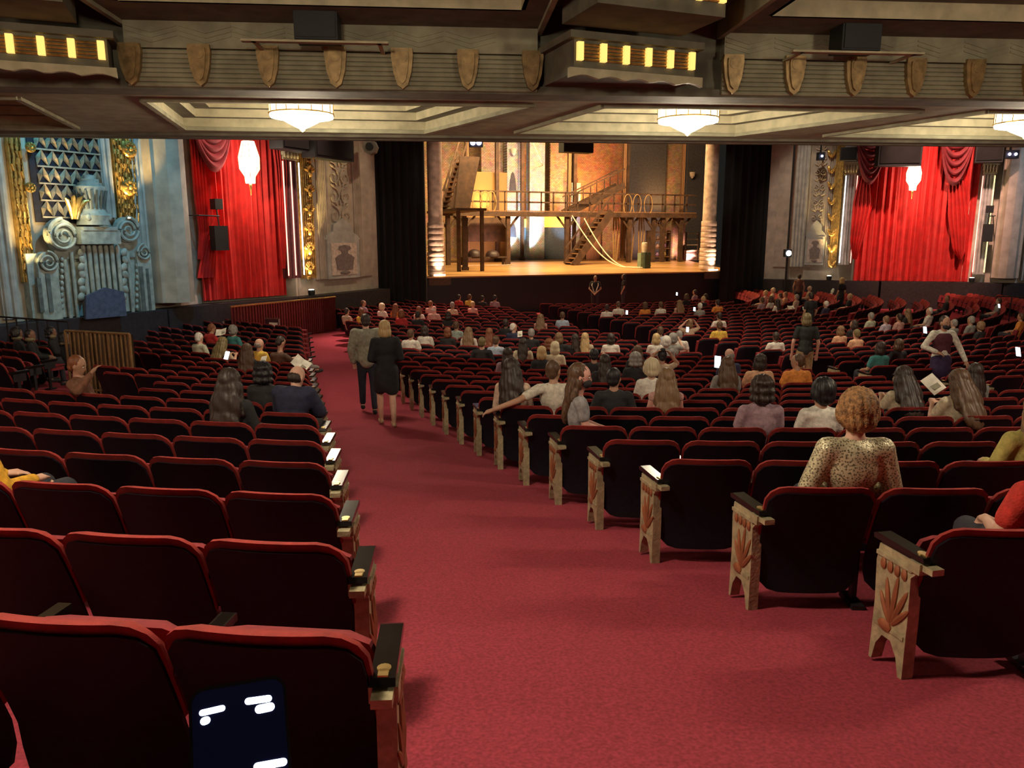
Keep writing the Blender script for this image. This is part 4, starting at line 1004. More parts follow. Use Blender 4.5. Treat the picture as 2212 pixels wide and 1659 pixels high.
# ================================================================== SEATS
PITCH_S, ROW = .604, .842
def _w(z, zb, zt, W, rt, rb):
    if z > zt - rt: return W - rt + math.sqrt(max(0, rt * rt - (z - zt + rt) ** 2))
    if z < zb + rb: return W - rb + math.sqrt(max(0, rb * rb - (zb + rb - z) ** 2))
    return W
def _lean(z): return -.17 * max(0, (z - .30) / .48) ** 1.15 + .0
def back_panel(zb, zt, W, rt, rb, y_off, th, nu, nv, pillow=0., curve=.035):
    mb = MB()
    # row heights, denser at the rounded ends
    zs = []
    for j in range(nv + 1):
        t = j / nv; zs.append(zb + (zt - zb) * (.5 - .5 * math.cos(math.pi * t)))
    fr, bk = [], []
    for j, z in enumerate(zs):
        w_ = _w(z, zb, zt, W, rt, rb)
        for i in range(nu + 1):
            u = -1 + 2 * i / nu; x = u * w_
            yb = _lean(z) + y_off - curve * (1 - (x / W) ** 2)
            e = min(1, (1 - abs(u)) * 6) * min(1, (zt - z) * 22) * min(1, (z - zb) * 22)
            bk.append((x, yb, z)); fr.append((x, yb + th + pillow * math.sqrt(max(0, e)), z))
    n = nu + 1; N = len(bk); fs = []
    for j in range(nv):
        for i in range(nu):
            a, b, c, d = j * n + i, j * n + i + 1, (j + 1) * n + i + 1, (j + 1) * n + i
            fs.append((a, b, c, d)); fs.append((N + d, N + c, N + b, N + a))
    rim = [i for i in range(n)] + [j * n + nu for j in range(1, nv + 1)] + [nv * n + i for i in range(nu - 1, -1, -1)] + [j * n for j in range(nv - 1, 0, -1)]
    for k in range(len(rim)):
        a, b = rim[k], rim[(k + 1) % len(rim)]; fs.append((b, a, N + a, N + b))
    return mb.add(bk + fr, fs)
M_shell = back_panel(.11, .748, .284, .085, .12, 0, .016, 8, 10).mesh('backrest_shell', shell_m, True)
M_cush = back_panel(.36, .785, .296, .105, .08, .016, .02, 8, 10, .06).mesh('backrest_cushion', velvet, True)
mb = MB(); mb.grid(lambda u, v: (-.262 + .524 * u, .02 + .44 * v, .40 + .05 * v + .05 * (math.sin(math.pi * u) ** .35) * (math.sin(math.pi * min(1, v * 1.0)) ** .35)), 8, 8)
mb.box((0, .23, .385), (.47, .40, .07)); M_seat = mb.mesh('seat_cushion', velvet_d, True)
mb = MB(); mb.box((0, .10, .585), (.05, .34, .028)); mb.box((0, .10, .565), (.036, .3, .03)); M_arm = mb.mesh('armrest', gloss)
M_up = back_panel(.33, .66, .262, .06, .06, .16, .03, 6, 6, .07, 0.).mesh('seat_cushion', velvet_d, True)
mb = MB(); mb.box((0, .08, .28), (.028, .05, .56)); mb.box((0, .10, .49), (.028, .22, .14)); mb.box((0, .08, .015), (.07, .2, .03)); M_leg = mb.mesh('leg', iron)
# aisle end panel: outline in y,z with an arched cut-out at the floor
ol = [(-.05, 0), (-.01, 0), (.03, .09), (.10, .15), (.19, .15), (.25, .09), (.28, 0), (.31, 0), (.30, .30), (.32, .50), (.30, .585), (-.09, .585), (-.10, .54), (-.04, .50), (-.05, .30)]
mb = MB(); ol = [(-.03 + (a + .03) * .62, b) for a, b in ol]; mb.prism(ol, -.03, .03, (1, 2, 0))
mb.box((0, -.06, .565), (.085, .07, .05)); mb.box((0, .07, .20), (.07, .20, .02)); mb.box((0, .07, .54), (.075, .23, .02))
M_panel = mb.mesh('end_panel', cream)
def leaf_mesh(side):
    mb = MB()
    for k, (a, l) in enumerate(((-.5, .16), (-.2, .22), (.1, .25), (.4, .22), (.7, .16))):
        R = Matrix.Rotation(a, 3, 'X'); mb.ell(Vector((side * .032, .06, .22)) + R @ Vector((0, 0, l * .55)), (.012, .016, l * .5), 6, 5, R)
    mb.ell((side * .034, .09, .21), (.012, .05, .03), 6, 4)
    for k in range(4): mb.ell((side * .032, .0 + k * .045, .50), (.012, .02, .03), 6, 4)
    return mb.mesh('leaf_ornament', leafm, True)
M_leafL, M_leafR = leaf_mesh(-1), leaf_mesh(1)
mb = MB(); mb.prism([(-.11, .60), (-.10, .622), (.19, .632), (.215, .622), (.21, .60)], -.036, .036, (1, 2, 0)); mb.box((0, .05, .592), (.05, .24, .02)); M_aarm = mb.mesh('armrest', gloss)
mb = MB(); mb.cyl((0, -.055, .622), (0, -.055, .6285), .021, n=12); mb.box((0, -.08, .6255), (.03, .035, .006)); M_plate = mb.mesh('number_plate', brass)
mb = MB(); mb.box((0, -.125, .575), (.06, .06, .028)); M_brk = mb.mesh('bracket', cream)

def b1L(Y): return S * (-14.82 + .092 * (Y / S + 30.3))
def b1R(Y): return S * (-12.75 + .057 * (Y / S + 29.5)) + .11 * max(0, -30.3 - Y) ** 1.3
def b2L(Y): return S * (-5.45 + .03 * (Y / S + 22))
def b2R(Y): return S * (-4.25 + .03 * (Y / S + 22))
def cross(r, fn):
    phi = 0
    for _ in range(30):
        x = fn(-r * math.cos(phi)); phi = math.asin(max(-1, min(1, x / r)))
    return phi
SEATS = []      # dict per seat
def add_block(block, r0, rmin, fa, fb, start, extra=0.):
    k = 0
    while r0 - k * ROW >= rmin:
        r = r0 - k * ROW
        pa, pb = cross(r, fa), cross(r, fb)
        n = int((pb - pa) * r / PITCH_S + .001)
        st = PITCH_S / r
        for i in range(n):
            phi = pa + st * (i + .5) if start == 'a' else pb - st * (i + .5)
            edge = None
            if i == 0: edge = 'L' if start == 'a' else 'R'
            elif i == n - 1: edge = 'R' if start == 'a' else 'L'
            SEATS.append(dict(block=block, row=k, i=i, r=r, phi=phi, edge=edge))
        k += 1
def lim(x): return lambda Y: x
add_block('L', 36.36, 17.5, lambda Y: (-23.0 if Y < -19.3 else -17.6 if Y < -17 else -18.4), b1L, 'b')
add_block('L2', 27.94, 24.0, lim(-23.0), lim(-19.7), 'b')
add_block('CL', 35.05, 8.8, b1R, b2L, 'a')
add_block('C', 34.8, 7.0, b2R, lambda Y: -b2R(Y), 'a')
add_block('CR', 35.05, 8.8, lambda Y: -b2L(Y), lambda Y: -b1R(Y), 'a')
add_block('R', 36.42, 17.5, lambda Y: -b1L(Y), lambda Y: (22.0 if Y < -20.2 else 17.2), 'a')
vis = []
for s in SEATS:
    rr = s['r'] - .17
    s['p'] = Vector((rr * math.sin(s['phi']), -rr * math.cos(s['phi']), fz(rr)))
    top = s['p'] + Vector((0, 0, .7))
    x, y, z = proj(top); s['x'], s['y'], s['z'] = x, y, z
    pad = 420 / max(z, .5) + 30
    if z > .6 and -pad < x < 2212 + pad and y < 1659 + pad * 2 and math.hypot(s['p'].x, s['p'].y) > 6: vis.append(s)
vis.sort(key=lambda s: s['z'])
NEAR = vis[:300]; FAR = vis[300:]
def part(me, parent, x=0.):
    o = bpy.data.objects.new(me.name.split('.')[0], me); COL.objects.link(o); o.parent = parent
    if x: o.location.x = x
    return o
BL = {'L2': 'from back, organ rail block', 'L': 'from back, brass fence block', 'CL': 'from back, block between the aisles', 'C': 'from back, centre block', 'CR': 'from back, far centre block', 'R': 'from back, far side block'}
rowword = ['rear', 'second', 'third', 'fourth', 'fifth', 'sixth', 'seventh', 'eighth', 'ninth', 'tenth', 'eleventh', 'twelfth', 'thirteenth', 'fourteenth', 'fifteenth', 'sixteenth', 'seventeenth', 'eighteenth', 'nineteenth', 'twentieth']
for s in NEAR:
    aisle = s['edge'] and s['block'] != 'L2' and not (s['block'] == 'L' and s['edge'] == 'L')
    rw = rowword[min(s['row'], 19)]; nth = (['first'] + rowword[1:])[min(s['i'], 19)]
    if aisle: lab = 'red seat with cream end panel, %s row %s%s' % (rw, BL[s['block']], '' if s['i'] == 0 else ', far end')
    else: lab = 'red seat %s from aisle, %s row %s' % (nth, rw, BL[s['block']])
    t = thing('theatre_seat', lab, 'seat', s['p'], math.atan2(-s['p'].x, -s['p'].y) * -1, 'red theatre seats, %s row %s' % (rw, BL[s['block']]))
    s['obj'] = t
    part(M_shell, t); part(M_cush, t); s['cush'] = part(M_up, t)
    h = PITCH_S / 2
    for side, e in ((-1, 'L'), (1, 'R')):
        if aisle and s['edge'] == e:
            x = side * (h + .01)
            pn = part(M_panel, t, x); rot_ = -math.radians(17.4 if s['block'] == 'L' else 8.0 if s['block'] == 'CL' else 0) - s['phi']; pn.rotation_euler.z = rot_ if s['block'] in ('L', 'CL') and side * (1 if s['block'] == 'L' else -1) > 0 else 0; part(M_leafL if side < 0 else M_leafR, pn); part(M_brk, pn)
            ar = part(M_aarm, t, x); ar.rotation_euler.z = pn.rotation_euler.z; part(M_plate, ar)
        elif side == 1 or s['edge'] == 'L' or s['i'] == 0:
            part(M_leg, t, side * h); part(M_arm, t, side * h)
# the many further seats toward the stage
lo_s = back_panel(.11, .748, .284, .085, .12, 0, .016, 4, 6); lo_c = back_panel(.36, .785, .296, .105, .08, .016, .02, 4, 6, .06)
bx_ = MB().box((0, .14, .50), (.5, .10, .34), rx=.25); lg_ = MB().box((.302, .1, .56), (.05, .3, .03)).box((.302, .1, .28), (.03, .06, .56))
for nm, base, m in (('seat_backs', lo_s, shell_m), ('seat_cushions', lo_c, velvet), ('seat_bottoms', bx_, velvet_d), ('seat_arms', lg_, iron)):
    V = np.array(base.v); allv = []; allf = []; n = len(V)
    for q, s in enumerate(FAR):
        a = -math.atan2(-s['p'].x, -s['p'].y); c, sn = math.cos(a), math.sin(a)
        W = np.stack([V[:, 0] * c - V[:, 1] * sn + s['p'].x, V[:, 0] * sn + V[:, 1] * c + s['p'].y, V[:, 2] + s['p'].z], 1)
        allv.append(W); allf += [tuple(i + q * n for i in f) for f in base.f]
    me = bpy.data.meshes.new(nm); me.from_pydata(np.concatenate(allv).tolist(), [], allf); me.update(); me.materials.append(m)
    bm = bmesh.new(); bm.from_mesh(me); bmesh.ops.recalc_face_normals(bm, faces=bm.faces); bm.to_mesh(me); bm.free()
    me.polygons.foreach_set('use_smooth', [nm in ('seat_backs', 'seat_cushions')] * len(me.polygons))
    if nm == 'seat_backs':
        far_root = thing('theatre_seating', 'many rows of small red theatre seats stretching toward the stage', 'seating', kind='stuff')
    o = link(nm, me, far_root); o['kind'] = 'stuff'
# ================================================================== PEOPLE
def cap_np(p0, r0, p1, r1, n=10, m=4):
    p0, p1 = Vector(p0), Vector(p1); d = p1 - p0; L = d.length; d = d / L if L > 1e-6 else Vector((0, 0, 1))
    s = d.cross(Vector((0, 0, 1))); s = s.normalized() if s.length > 1e-3 else Vector((1, 0, 0)); u = s.cross(d)
    rings = [(p0, r0, -math.pi / 2 + math.pi / 2 * k / m) for k in range(m + 1)] + [(p1, r1, math.pi / 2 * k / m) for k in range(m + 1)]
    vs, fs = [], []
    for c, r, a in rings:
        rr = max(1e-4, r * math.cos(a))
        for i in range(n):
            t = 2 * math.pi * i / n; vs.append(c + d * (r * math.sin(a)) + s * (rr * math.cos(t)) + u * (rr * math.sin(t)))
    R = len(rings)
    fs = [(j * n + i, j * n + (i + 1) % n, (j + 1) * n + (i + 1) % n, (j + 1) * n + i) for j in range(R - 1) for i in range(n)]
    fs += [tuple(range(n))[::-1], tuple(range((R - 1) * n, R * n))]
    return vs, fs
def blob(name, shapes, voxel, smooth=6, ripple=0.):
    mb = MB()
    for sh in shapes:
        if sh[0] == 'c': mb.add(*cap_np(*sh[1:5]))
        else: mb.ell(sh[1], sh[2], 14, 10, sh[3] if len(sh) > 3 else None)
    me = bpy.data.meshes.new(name); me.from_pydata([tuple(v) for v in mb.v], [], mb.f); me.update()
    bm = bmesh.new(); bm.from_mesh(me); bmesh.ops.remove_doubles(bm, verts=bm.verts, dist=1e-5); bmesh.ops.recalc_face_normals(bm, faces=bm.faces); bm.to_mesh(me); bm.free()
    o = bpy.data.objects.new('tmp', me); COL.objects.link(o)
    rm = o.modifiers.new('r', 'REMESH'); rm.mode = 'VOXEL'; rm.voxel_size = voxel
    if smooth:
        sm = o.modifiers.new('s', 'SMOOTH'); sm.factor = .5; sm.iterations = smooth
    dg = bpy.context.evaluated_depsgraph_get()
    out = bpy.data.meshes.new_from_object(o.evaluated_get(dg)); out.name = name
    bpy.data.objects.remove(o); bpy.data.meshes.remove(me)
    if ripple:
        n = len(out.vertices); co = np.empty(n * 3); no = np.empty(n * 3)
        out.vertices.foreach_get('co', co); out.vertices.foreach_get('normal', no); co = co.reshape(-1, 3); no = no.reshape(-1, 3)
        ang = np.arctan2(co[:, 0], -co[:, 1]); amp = ripple * (np.sin(ang * 19 + co[:, 2] * 9) + .6 * np.sin(ang * 41 - co[:, 2] * 23) + .5 * np.sin(co[:, 2] * 45 + ang * 7))
        co += no * amp[:, None]; out.vertices.foreach_set('co', co.ravel()); out.update()
    out.polygons.foreach_set('use_smooth', [True] * len(out.polygons))
    out.materials.append(None)
    return out
def hand_shapes(w, d, side, curl=.5, up=None):
    """palm and five fingers at wrist w pointing along d; side = +1 right hand"""
    d = Vector(d).normalized(); up = Vector(up) if up else Vector((0, 0, 1)); x = d.cross(up)
    x = x.normalized() if x.length > 1e-3 else Vector((1, 0, 0)); n = x.cross(d)
    w = Vector(w); sh = [('c', w, .026, w + d * .06, .03), ('c', w + d * .03 + x * .022, .016, w + d * .08 + x * .03, .014), ('c', w + d * .03 - x * .022, .016, w + d * .08 - x * .03, .014)]
    for k, (o, l) in enumerate(((-.033, .062), (-.011, .075), (.011, .07), (.033, .055))):
        a = w + d * .085 + x * o; b = a + d * (l * .5) - n * (curl * .012); c = b + d * (l * .45) * (1 - curl * .5) - n * (l * .45 * curl)
        sh += [('c', a, .0095, b, .009), ('c', b, .009, c, .0078)]
    tdir = (d * .6 - x * side * .8).normalized(); a = w + d * .03 - x * side * .028; b = a + tdir * .04; sh += [('c', a, .012, b, .011), ('c', b, .011, b + (tdir + d).normalized() * .028, .009)]
    return sh
def head_shapes(c, R):
    f = lambda p: Vector(c) + R @ Vector(p)
    return [('e', f((0, 0, .02)), (.077, .097, .10), R), ('e', f((0, .018, -.05)), (.062, .074, .085), R), ('e', f((0, .042, -.095)), (.035, .038, .03), R),
            ('e', f((0, .098, -.028)), (.013, .018, .02), R), ('c', f((0, .088, .012)), .010, f((0, .104, -.03)), .012),
            ('e', f((-.078, -.002, -.015)), (.012, .02, .034), R), ('e', f((.078, -.002, -.015)), (.012, .02, .034), R),
            ('e', f((0, .085, -.075)), (.026, .012, .010), R), ('e', f((-.03, .082, .022)), (.022, .010, .008), R), ('e', f((.03, .082, .022)), (.022, .010, .008), R)]
UPR_J = dict(pel=(0, .17, .53), wai=(0, .135, .68), che=(0, .095, .87), nb=(0, .075, 1.03), hd=(0, .105, 1.20), sh=(.15, .075, .985), el=(.20, .13, .73), wr=(.12, .37, .66), kn=(.11, .58, .54), an=(.11, .60, .10))
SEAT_J = dict(pel=(0, .20, .52), wai=(0, .15, .65), che=(0, .095, .81), nb=(0, .065, .955), hd=(0, .09, 1.12), sh=(.15, .065, .91), el=(.20, .13, .68), wr=(.12, .37, .64), kn=(.11, .58, .54), an=(.11, .60, .10))
def jl(J, k, s):
    v = J.get(k + ('R' if s > 0 else 'L'), J.get(k)); return Vector((v[0] * s if (k + ('R' if s > 0 else 'L')) not in J else v[0], v[1], v[2]))
def body_shapes(J, R, stand=False):
    pel, wai, che, nb, hd = (Vector(J[k]) for k in ('pel', 'wai', 'che', 'nb', 'hd'))
    sh = [('e', pel, (.155, .115, .12)), ('c', pel, .12, wai, .11), ('e', wai, (.14, .095, .14)), ('e', che, (.15, .098, .19)), ('c', nb - Vector((0, 0, .05)), .06, hd - Vector((0, .01, .10)), .052)]
    for s in (-1, 1):
        a, e, w = jl(J, 'sh', s), jl(J, 'el', s), jl(J, 'wr', s); k, n = jl(J, 'kn', s), jl(J, 'an', s)
        hip = pel + Vector((s * .09, .02, -.02))
        sh += [('c', nb - Vector((0, 0, .03)), .05, a, .05), ('c', a, .048, e, .039), ('c', e, .041, w, .028), ('c', hip, .085, k, .06), ('c', k, .056, k.lerp(n, .35), .057), ('c', k.lerp(n, .35), .057, n, .038)]
        ft = Vector((0, .17, -.06)); sh += [('c', n + Vector((0, -.03, -.045)), .035, n + ft, .03)]
        sh += hand_shapes(w, (w - e), s, J.get('curl', .6))
    return sh + head_shapes(hd, R)
def top_shapes(J, sleeve, grow=.013, long=False):
    pel, wai, che, nb = (Vector(J[k]) for k in ('pel', 'wai', 'che', 'nb')); g = grow
    sh = [('e', pel + Vector((0, 0, .03)), (.158 + g, .12 + g, .11)), ('c', pel, .122 + g, wai, .11 + g), ('e', wai, (.138 + g, .097 + g, .15)), ('e', che, (.154 + g, .102 + g, .185)), ('e', che + Vector((0, -.012, .075)), (.15 + g, .085 + g, .115))]
    for s in (-1, 1):
        a, e, w = jl(J, 'sh', s), jl(J, 'el', s), jl(J, 'wr', s)
        sh += [('c', nb - Vector((-s * .055, .004, .052)), .056 + g * .7, a, .052 + g)]
        if sleeve == 'none': continue
        if sleeve == 'short': sh += [('c', a, .052 + g, a.lerp(e, .62), .047 + g)]
        else: sh += [('c', a, .051 + g, e, .042 + g), ('c', e, .042 + g, e.lerp(w, .93), .031 + g)]
    if long:
        for s in (-1, 1):
            k = jl(J, 'kn', s); hip = pel + Vector((s * .08, 0, -.02)); sh += [('c', hip, .105 + g, hip.lerp(k, .72), .10 + g)]
        sh += [('e', pel - Vector((0, 0, .15)), (.18, .13, .24))]
    return sh
def leg_shapes(J):
    pel = Vector(J['pel']); sh = [('e', pel - Vector((0, 0, .02)), (.165, .125, .115))]
    for s in (-1, 1):
        k, n = jl(J, 'kn', s), jl(J, 'an', s); hip = pel + Vector((s * .09, .02, -.02))
        sh += [('c', hip, .096, k, .07), ('c', k, .07, n + Vector((0, 0, .03)), .055)]
    return sh
def shoe_shapes(J):
    sh = []
    for s in (-1, 1):
        n = jl(J, 'an', s); sh += [('c', n + Vector((0, -.035, -.05)), .043, n + Vector((0, .18, -.062)), .038)]
    return sh
HAIR = {
    'short': [('e', (0, -.026, .030), (.086, .094, .103)), ('e', (0, -.05, -.03), (.074, .065, .065))],
    'bob': [('e', (0, -.028, .030), (.094, .100, .108)), ('e', (0, -.04, -.06), (.102, .082, .10)), ('e', (-.07, .01, -.06), (.03, .05, .09)), ('e', (.07, .01, -.06), (.03, .05, .09))],
    'puffy': [('e', (0, -.028, .035), (.112, .112, .118)), ('e', (0, -.045, -.045), (.100, .082, .078)), ('e', (-.08, -.02, -.01), (.04, .07, .07)), ('e', (.08, -.02, -.01), (.04, .07, .07))],
    'long': [('e', (0, -.028, .030), (.092, .10, .108)), ('e', (0, -.045, -.06), (.10, .08, .12)), ('e', (0, -.085, -.20), (.115, .055, .19)), ('e', (0, -.115, -.34), (.10, .04, .14)), ('c', (-.07, .0, -.03), .03, (-.10, -.05, -.22), .025), ('c', (.07, .0, -.03), .03, (.10, -.05, -.22), .025)],
    'longbig': [('e', (0, -.03, .032), (.10, .108, .112)), ('e', (0, -.055, -.07), (.125, .09, .14)), ('e', (0, -.10, -.22), (.155, .065, .20)), ('e', (0, -.13, -.37), (.15, .05, .16)), ('c', (-.08, .0, -.03), .035, (-.13, -.06, -.28), .03), ('c', (.08, .0, -.03), .035, (.13, -.06, -.28), .03)],
    'bun': [('e', (0, -.026, .030), (.086, .094, .103)), ('e', (0, -.05, -.03), (.074, .065, .06)), ('e', (0, -.075, .125), (.05, .05, .045))],
    'pony': [('e', (0, -.026, .030), (.087, .095, .104)), ('e', (0, -.05, -.03), (.074, .065, .06)), ('c', (0, -.11, .05), .03, (0, -.15, -.06), .04), ('c', (0, -.15, -.06), .04, (0, -.14, -.26), .018)],
    'bald': [('e', (0, -.026, -.03), (.083, .078, .05)), ('e', (0, -.045, -.005), (.078, .062, .045))],
    'curly': [('e', (0, -.03, .03), (.105, .105, .11)), ('e', (0, -.05, -.06), (.10, .08, .09))] + [('e', (.09 * math.cos(a) * (1 if b else .8), -.03 + .09 * math.sin(a), .06 - .075 * b), (.034, .034, .034)) for b in range(3) for a in np.linspace(0, 2 * math.pi, 9)[:-1] if not (math.sin(a) > .5)],
}
HM = {}
def hair_mesh(st):
    if st not in HM: HM[st] = blob('hair', HAIR[st], .012, 3, .0045 if st not in ('short', 'bald', 'bun') else .002)
    return HM[st]
PM = {}
def person_mesh(key, fn, voxel, smooth=5):
    if key not in PM: PM[key] = blob(key[0], fn(), voxel, smooth)
    return PM[key]
def smat(col): 
    return mat('cloth_%02x%02x%02x' % tuple(int(min(.999, c) * 255) for c in col), col, .85, var=.14, vscale=22, bump=.25, bscale=90)
def hmat(col):
    return mat('hair_%02x%02x%02x' % tuple(int(min(.999, c) * 255) for c in col), col, .5, var=.13, vscale=26, kind='wave', stretch=(1, 1, .25))
def kmat(col):
    return mat('skin_%02x%02x%02x' % tuple(int(min(.999, c) * 255) for c in col), col, .55, var=.06, vscale=12)
SK = dict(light=(.62, .36, .26), tan=(.46, .25, .16), brown=(.22, .11, .07), dark=(.09, .045, .03), pink=(.70, .36, .29))
HC = dict(black=(.012, .010, .012), dark=(.03, .017, .013), brown=(.095, .048, .024), lbrown=(.21, .12, .06), blond=(.52, .36, .17), pale=(.66, .55, .36), white=(.70, .66, .60), grey=(.26, .24, .22), auburn=(.20, .065, .025), olive=(.16, .12, .05))
def put(me, name, m, parent, loc=None, rot=None):
    o = bpy.data.objects.new(name, me); COL.objects.link(o); o.parent = parent
    if loc is not None: o.location = loc
    if rot is not None: o.rotation_euler = rot.to_euler()
    if o.material_slots:
        o.material_slots[0].link = 'OBJECT'; o.material_slots[0].material = m
    return o
def make_person(root, J, pose, yaw=0., nod=0., tilt=0., skin='light', hair='short', hcol='dark', top=(.3, .3, .3), sleeve='short', legs=(.03, .03, .04), shoes=(.02, .02, .02), long=False, voxel=.017, barelegs=False, topname='shirt', grow=.013):
    R = (Matrix.Rotation(-math.radians(yaw), 3, 'Z') @ Matrix.Rotation(-math.radians(nod), 3, 'X') @ Matrix.Rotation(math.radians(tilt), 3, 'Y'))
    b = put(person_mesh(('body', pose, yaw, nod, tilt, voxel), lambda: body_shapes(J, R), voxel), 'body', kmat(SK[skin]), root)
    put(person_mesh((topname, pose, sleeve, long, grow), lambda: top_shapes(J, sleeve, grow, long), max(.016, voxel)), topname, smat(top), root)
    if not barelegs: put(person_mesh(('trousers', pose), lambda: leg_shapes(J), .02), 'trousers', smat(legs), root)
    put(person_mesh(('shoes', pose), lambda: shoe_shapes(J), .014), 'shoes', smat(shoes), root)
    if hair: put(hair_mesh(hair), 'hair', hmat(HC[hcol]), root, Vector(J['hd']), R)
    return R
def face_bits(root, J, R, mask=None, brow=(.03, .02, .015)):
    f = lambda p: Vector(J['hd']) + R @ Vector(p)
    mb = MB()
    for s in (-1, 1): mb.ell(f((s * .030, .083, .0)), (.013, .010, .008), 8, 6, R)
    mb.build('eyes', mat('eye_white', (.75, .72, .68), .3), root, True)
    mb = MB()
    for s in (-1, 1): mb.ell(f((s * .030, .0925, .0)), (.006, .003, .006), 8, 5, R)
    mb.build('pupils', mat('eye_dark', (.02, .012, .01), .2), root, True)
    mb = MB()
    for s in (-1, 1): mb.ell(f((s * .031, .087, .022)), (.020, .007, .004), 8, 5, R)
    mb.build('eyebrows', smat(brow), root, True)
    if mask:
        mb = MB(); mb.ell(f((0, .048, -.06)), (.064, .066, .052), 14, 9, R)
        for s in (-1, 1): mb.tube([f((s * .062, .05, -.04)), f((s * .08, .0, -.02))], .003, 5)
        mb.build('face_mask', smat(mask), root, True)
def solve_h(px, py, h, t0=1.2):
    """point on the pixel ray standing h above the sloping floor"""
    d = ray(px, py); t = t0; prev = None
    while t < 70:
        p = CAM + d * t; g = p.z - fzp(p) - h
        if prev is not None and g <= 0: 
            f = prev / (prev - g); return CAM + d * (t - .05 + .05 * f)
        prev = g; t += .05
    return CAM + d * 30
ROWSETS = {}
for s in vis: ROWSETS.setdefault(s['block'], {}).setdefault(s['row'], []).append(s)
def seat_for(px, py, h=1.06, snap=True):
    p = solve_h(px, py, h)
    x, Y = p.x, p.y
    blk = 'L' if x < (b1L(Y) + b1R(Y)) / 2 else 'CL' if x < (b2L(Y) + b2R(Y)) / 2 else 'C' if x < -(b2R(Y) + b2L(Y)) / 2 else 'CR' if x < 13.5 * S else 'R'
    if blk == 'L' and x < -19.5 and Y > -19.5 and 'L2' in ROWSETS: blk = 'L2'
    if blk not in ROWSETS: blk = 'C'
    rows = ROWSETS[blk]
    rr = math.hypot(p.x, p.y) + .26
    k = min(rows, key=lambda q: abs(rows[q][0]['r'] - rr))
    r = rows[k][0]['r'] - .17
    phi = math.atan2(p.x, -p.y)
    for _ in range(12):
        base = Vector((r * math.sin(phi), -r * math.cos(phi), fz(r)))
        hx = proj(base + Vector((-math.sin(phi) * .1, math.cos(phi) * .1, h)))
        phi += (px - hx[0]) / F * hx[2] / r * .9
    near = min(rows[k], key=lambda q: abs(q['phi'] - phi)); dphi = abs(near['phi'] - phi) * r
    if snap and (dphi < .13): phi = near['phi']
    base = Vector((r * math.sin(phi), -r * math.cos(phi), fz(r)))
    return base, phi, blk, k
def SJ(**kw): d = dict(SEAT_J); d.update(kw); return d
def UJ(**kw): d = dict(UPR_J); d.update(kw); return d
POSES = {
    'lap': SJ(),
    'read': SJ(hd=(0, .13, 1.11), el=(.22, .18, .70), wr=(.10, .38, .82), curl=.9),
    'up': SJ(el=(.30, .10, .98), wr=(.15, .04, 1.16), curl=.8),
    'point': SJ(elR=(.30, .20, .85), wrR=(.22, .34, 1.05), curl=.7),
    'lean': UJ(wai=(0, .17, .68), che=(0, .20, .84), nb=(0, .25, .98), hd=(0, .33, 1.10), sh=(.165, .24, .94), el=(.23, .36, .72), wr=(.10, .50, .68)),
    'wide': SJ(sh=(.17, .065, .91), el=(.25, .10, .69), wr=(.14, .36, .66)),
}
W_, CR_, BK, NV, GY_ = (.74, .70, .62), (.62, .54, .38), (.018, .017, .02), (.03, .035, .08), (.30, .30, .28)
LBL, PK, OR, YL, PE = (.42, .52, .66), (.60, .34, .30), (.72, .26, .05), (.75, .5, .08), (.70, .40, .24)
RD, TL, MV, LAV, PGR, BG, PLD = (.45, .03, .03), (.05, .22, .22), (.34, .22, .26), (.55, .48, .58), (.52, .56, .42), (.55, .42, .30), (.30, .36, .33)
TN = {W_: 'white top', CR_: 'cream top', BK: 'black top', NV: 'navy top', GY_: 'grey top', LBL: 'light blue shirt', PK: 'pink top', OR: 'orange shirt', YL: 'yellow top', PE: 'peach shirt', RD: 'red top', TL: 'teal shirt', MV: 'mauve top', LAV: 'lavender shirt', PGR: 'pale green shirt', BG: 'beige shirt', PLD: 'grey-green plaid shirt'}
HN = dict(short='short', bob='chin-length', puffy='full rounded', long='long', longbig='long thick', bun='bun-tied', pony='pony-tailed', bald='balding', curly='curly')
CN = dict(black='black', dark='dark', brown='brown', lbrown='light brown', blond='blond', pale='pale blond', white='white', grey='grey', auburn='auburn', olive='ash brown')
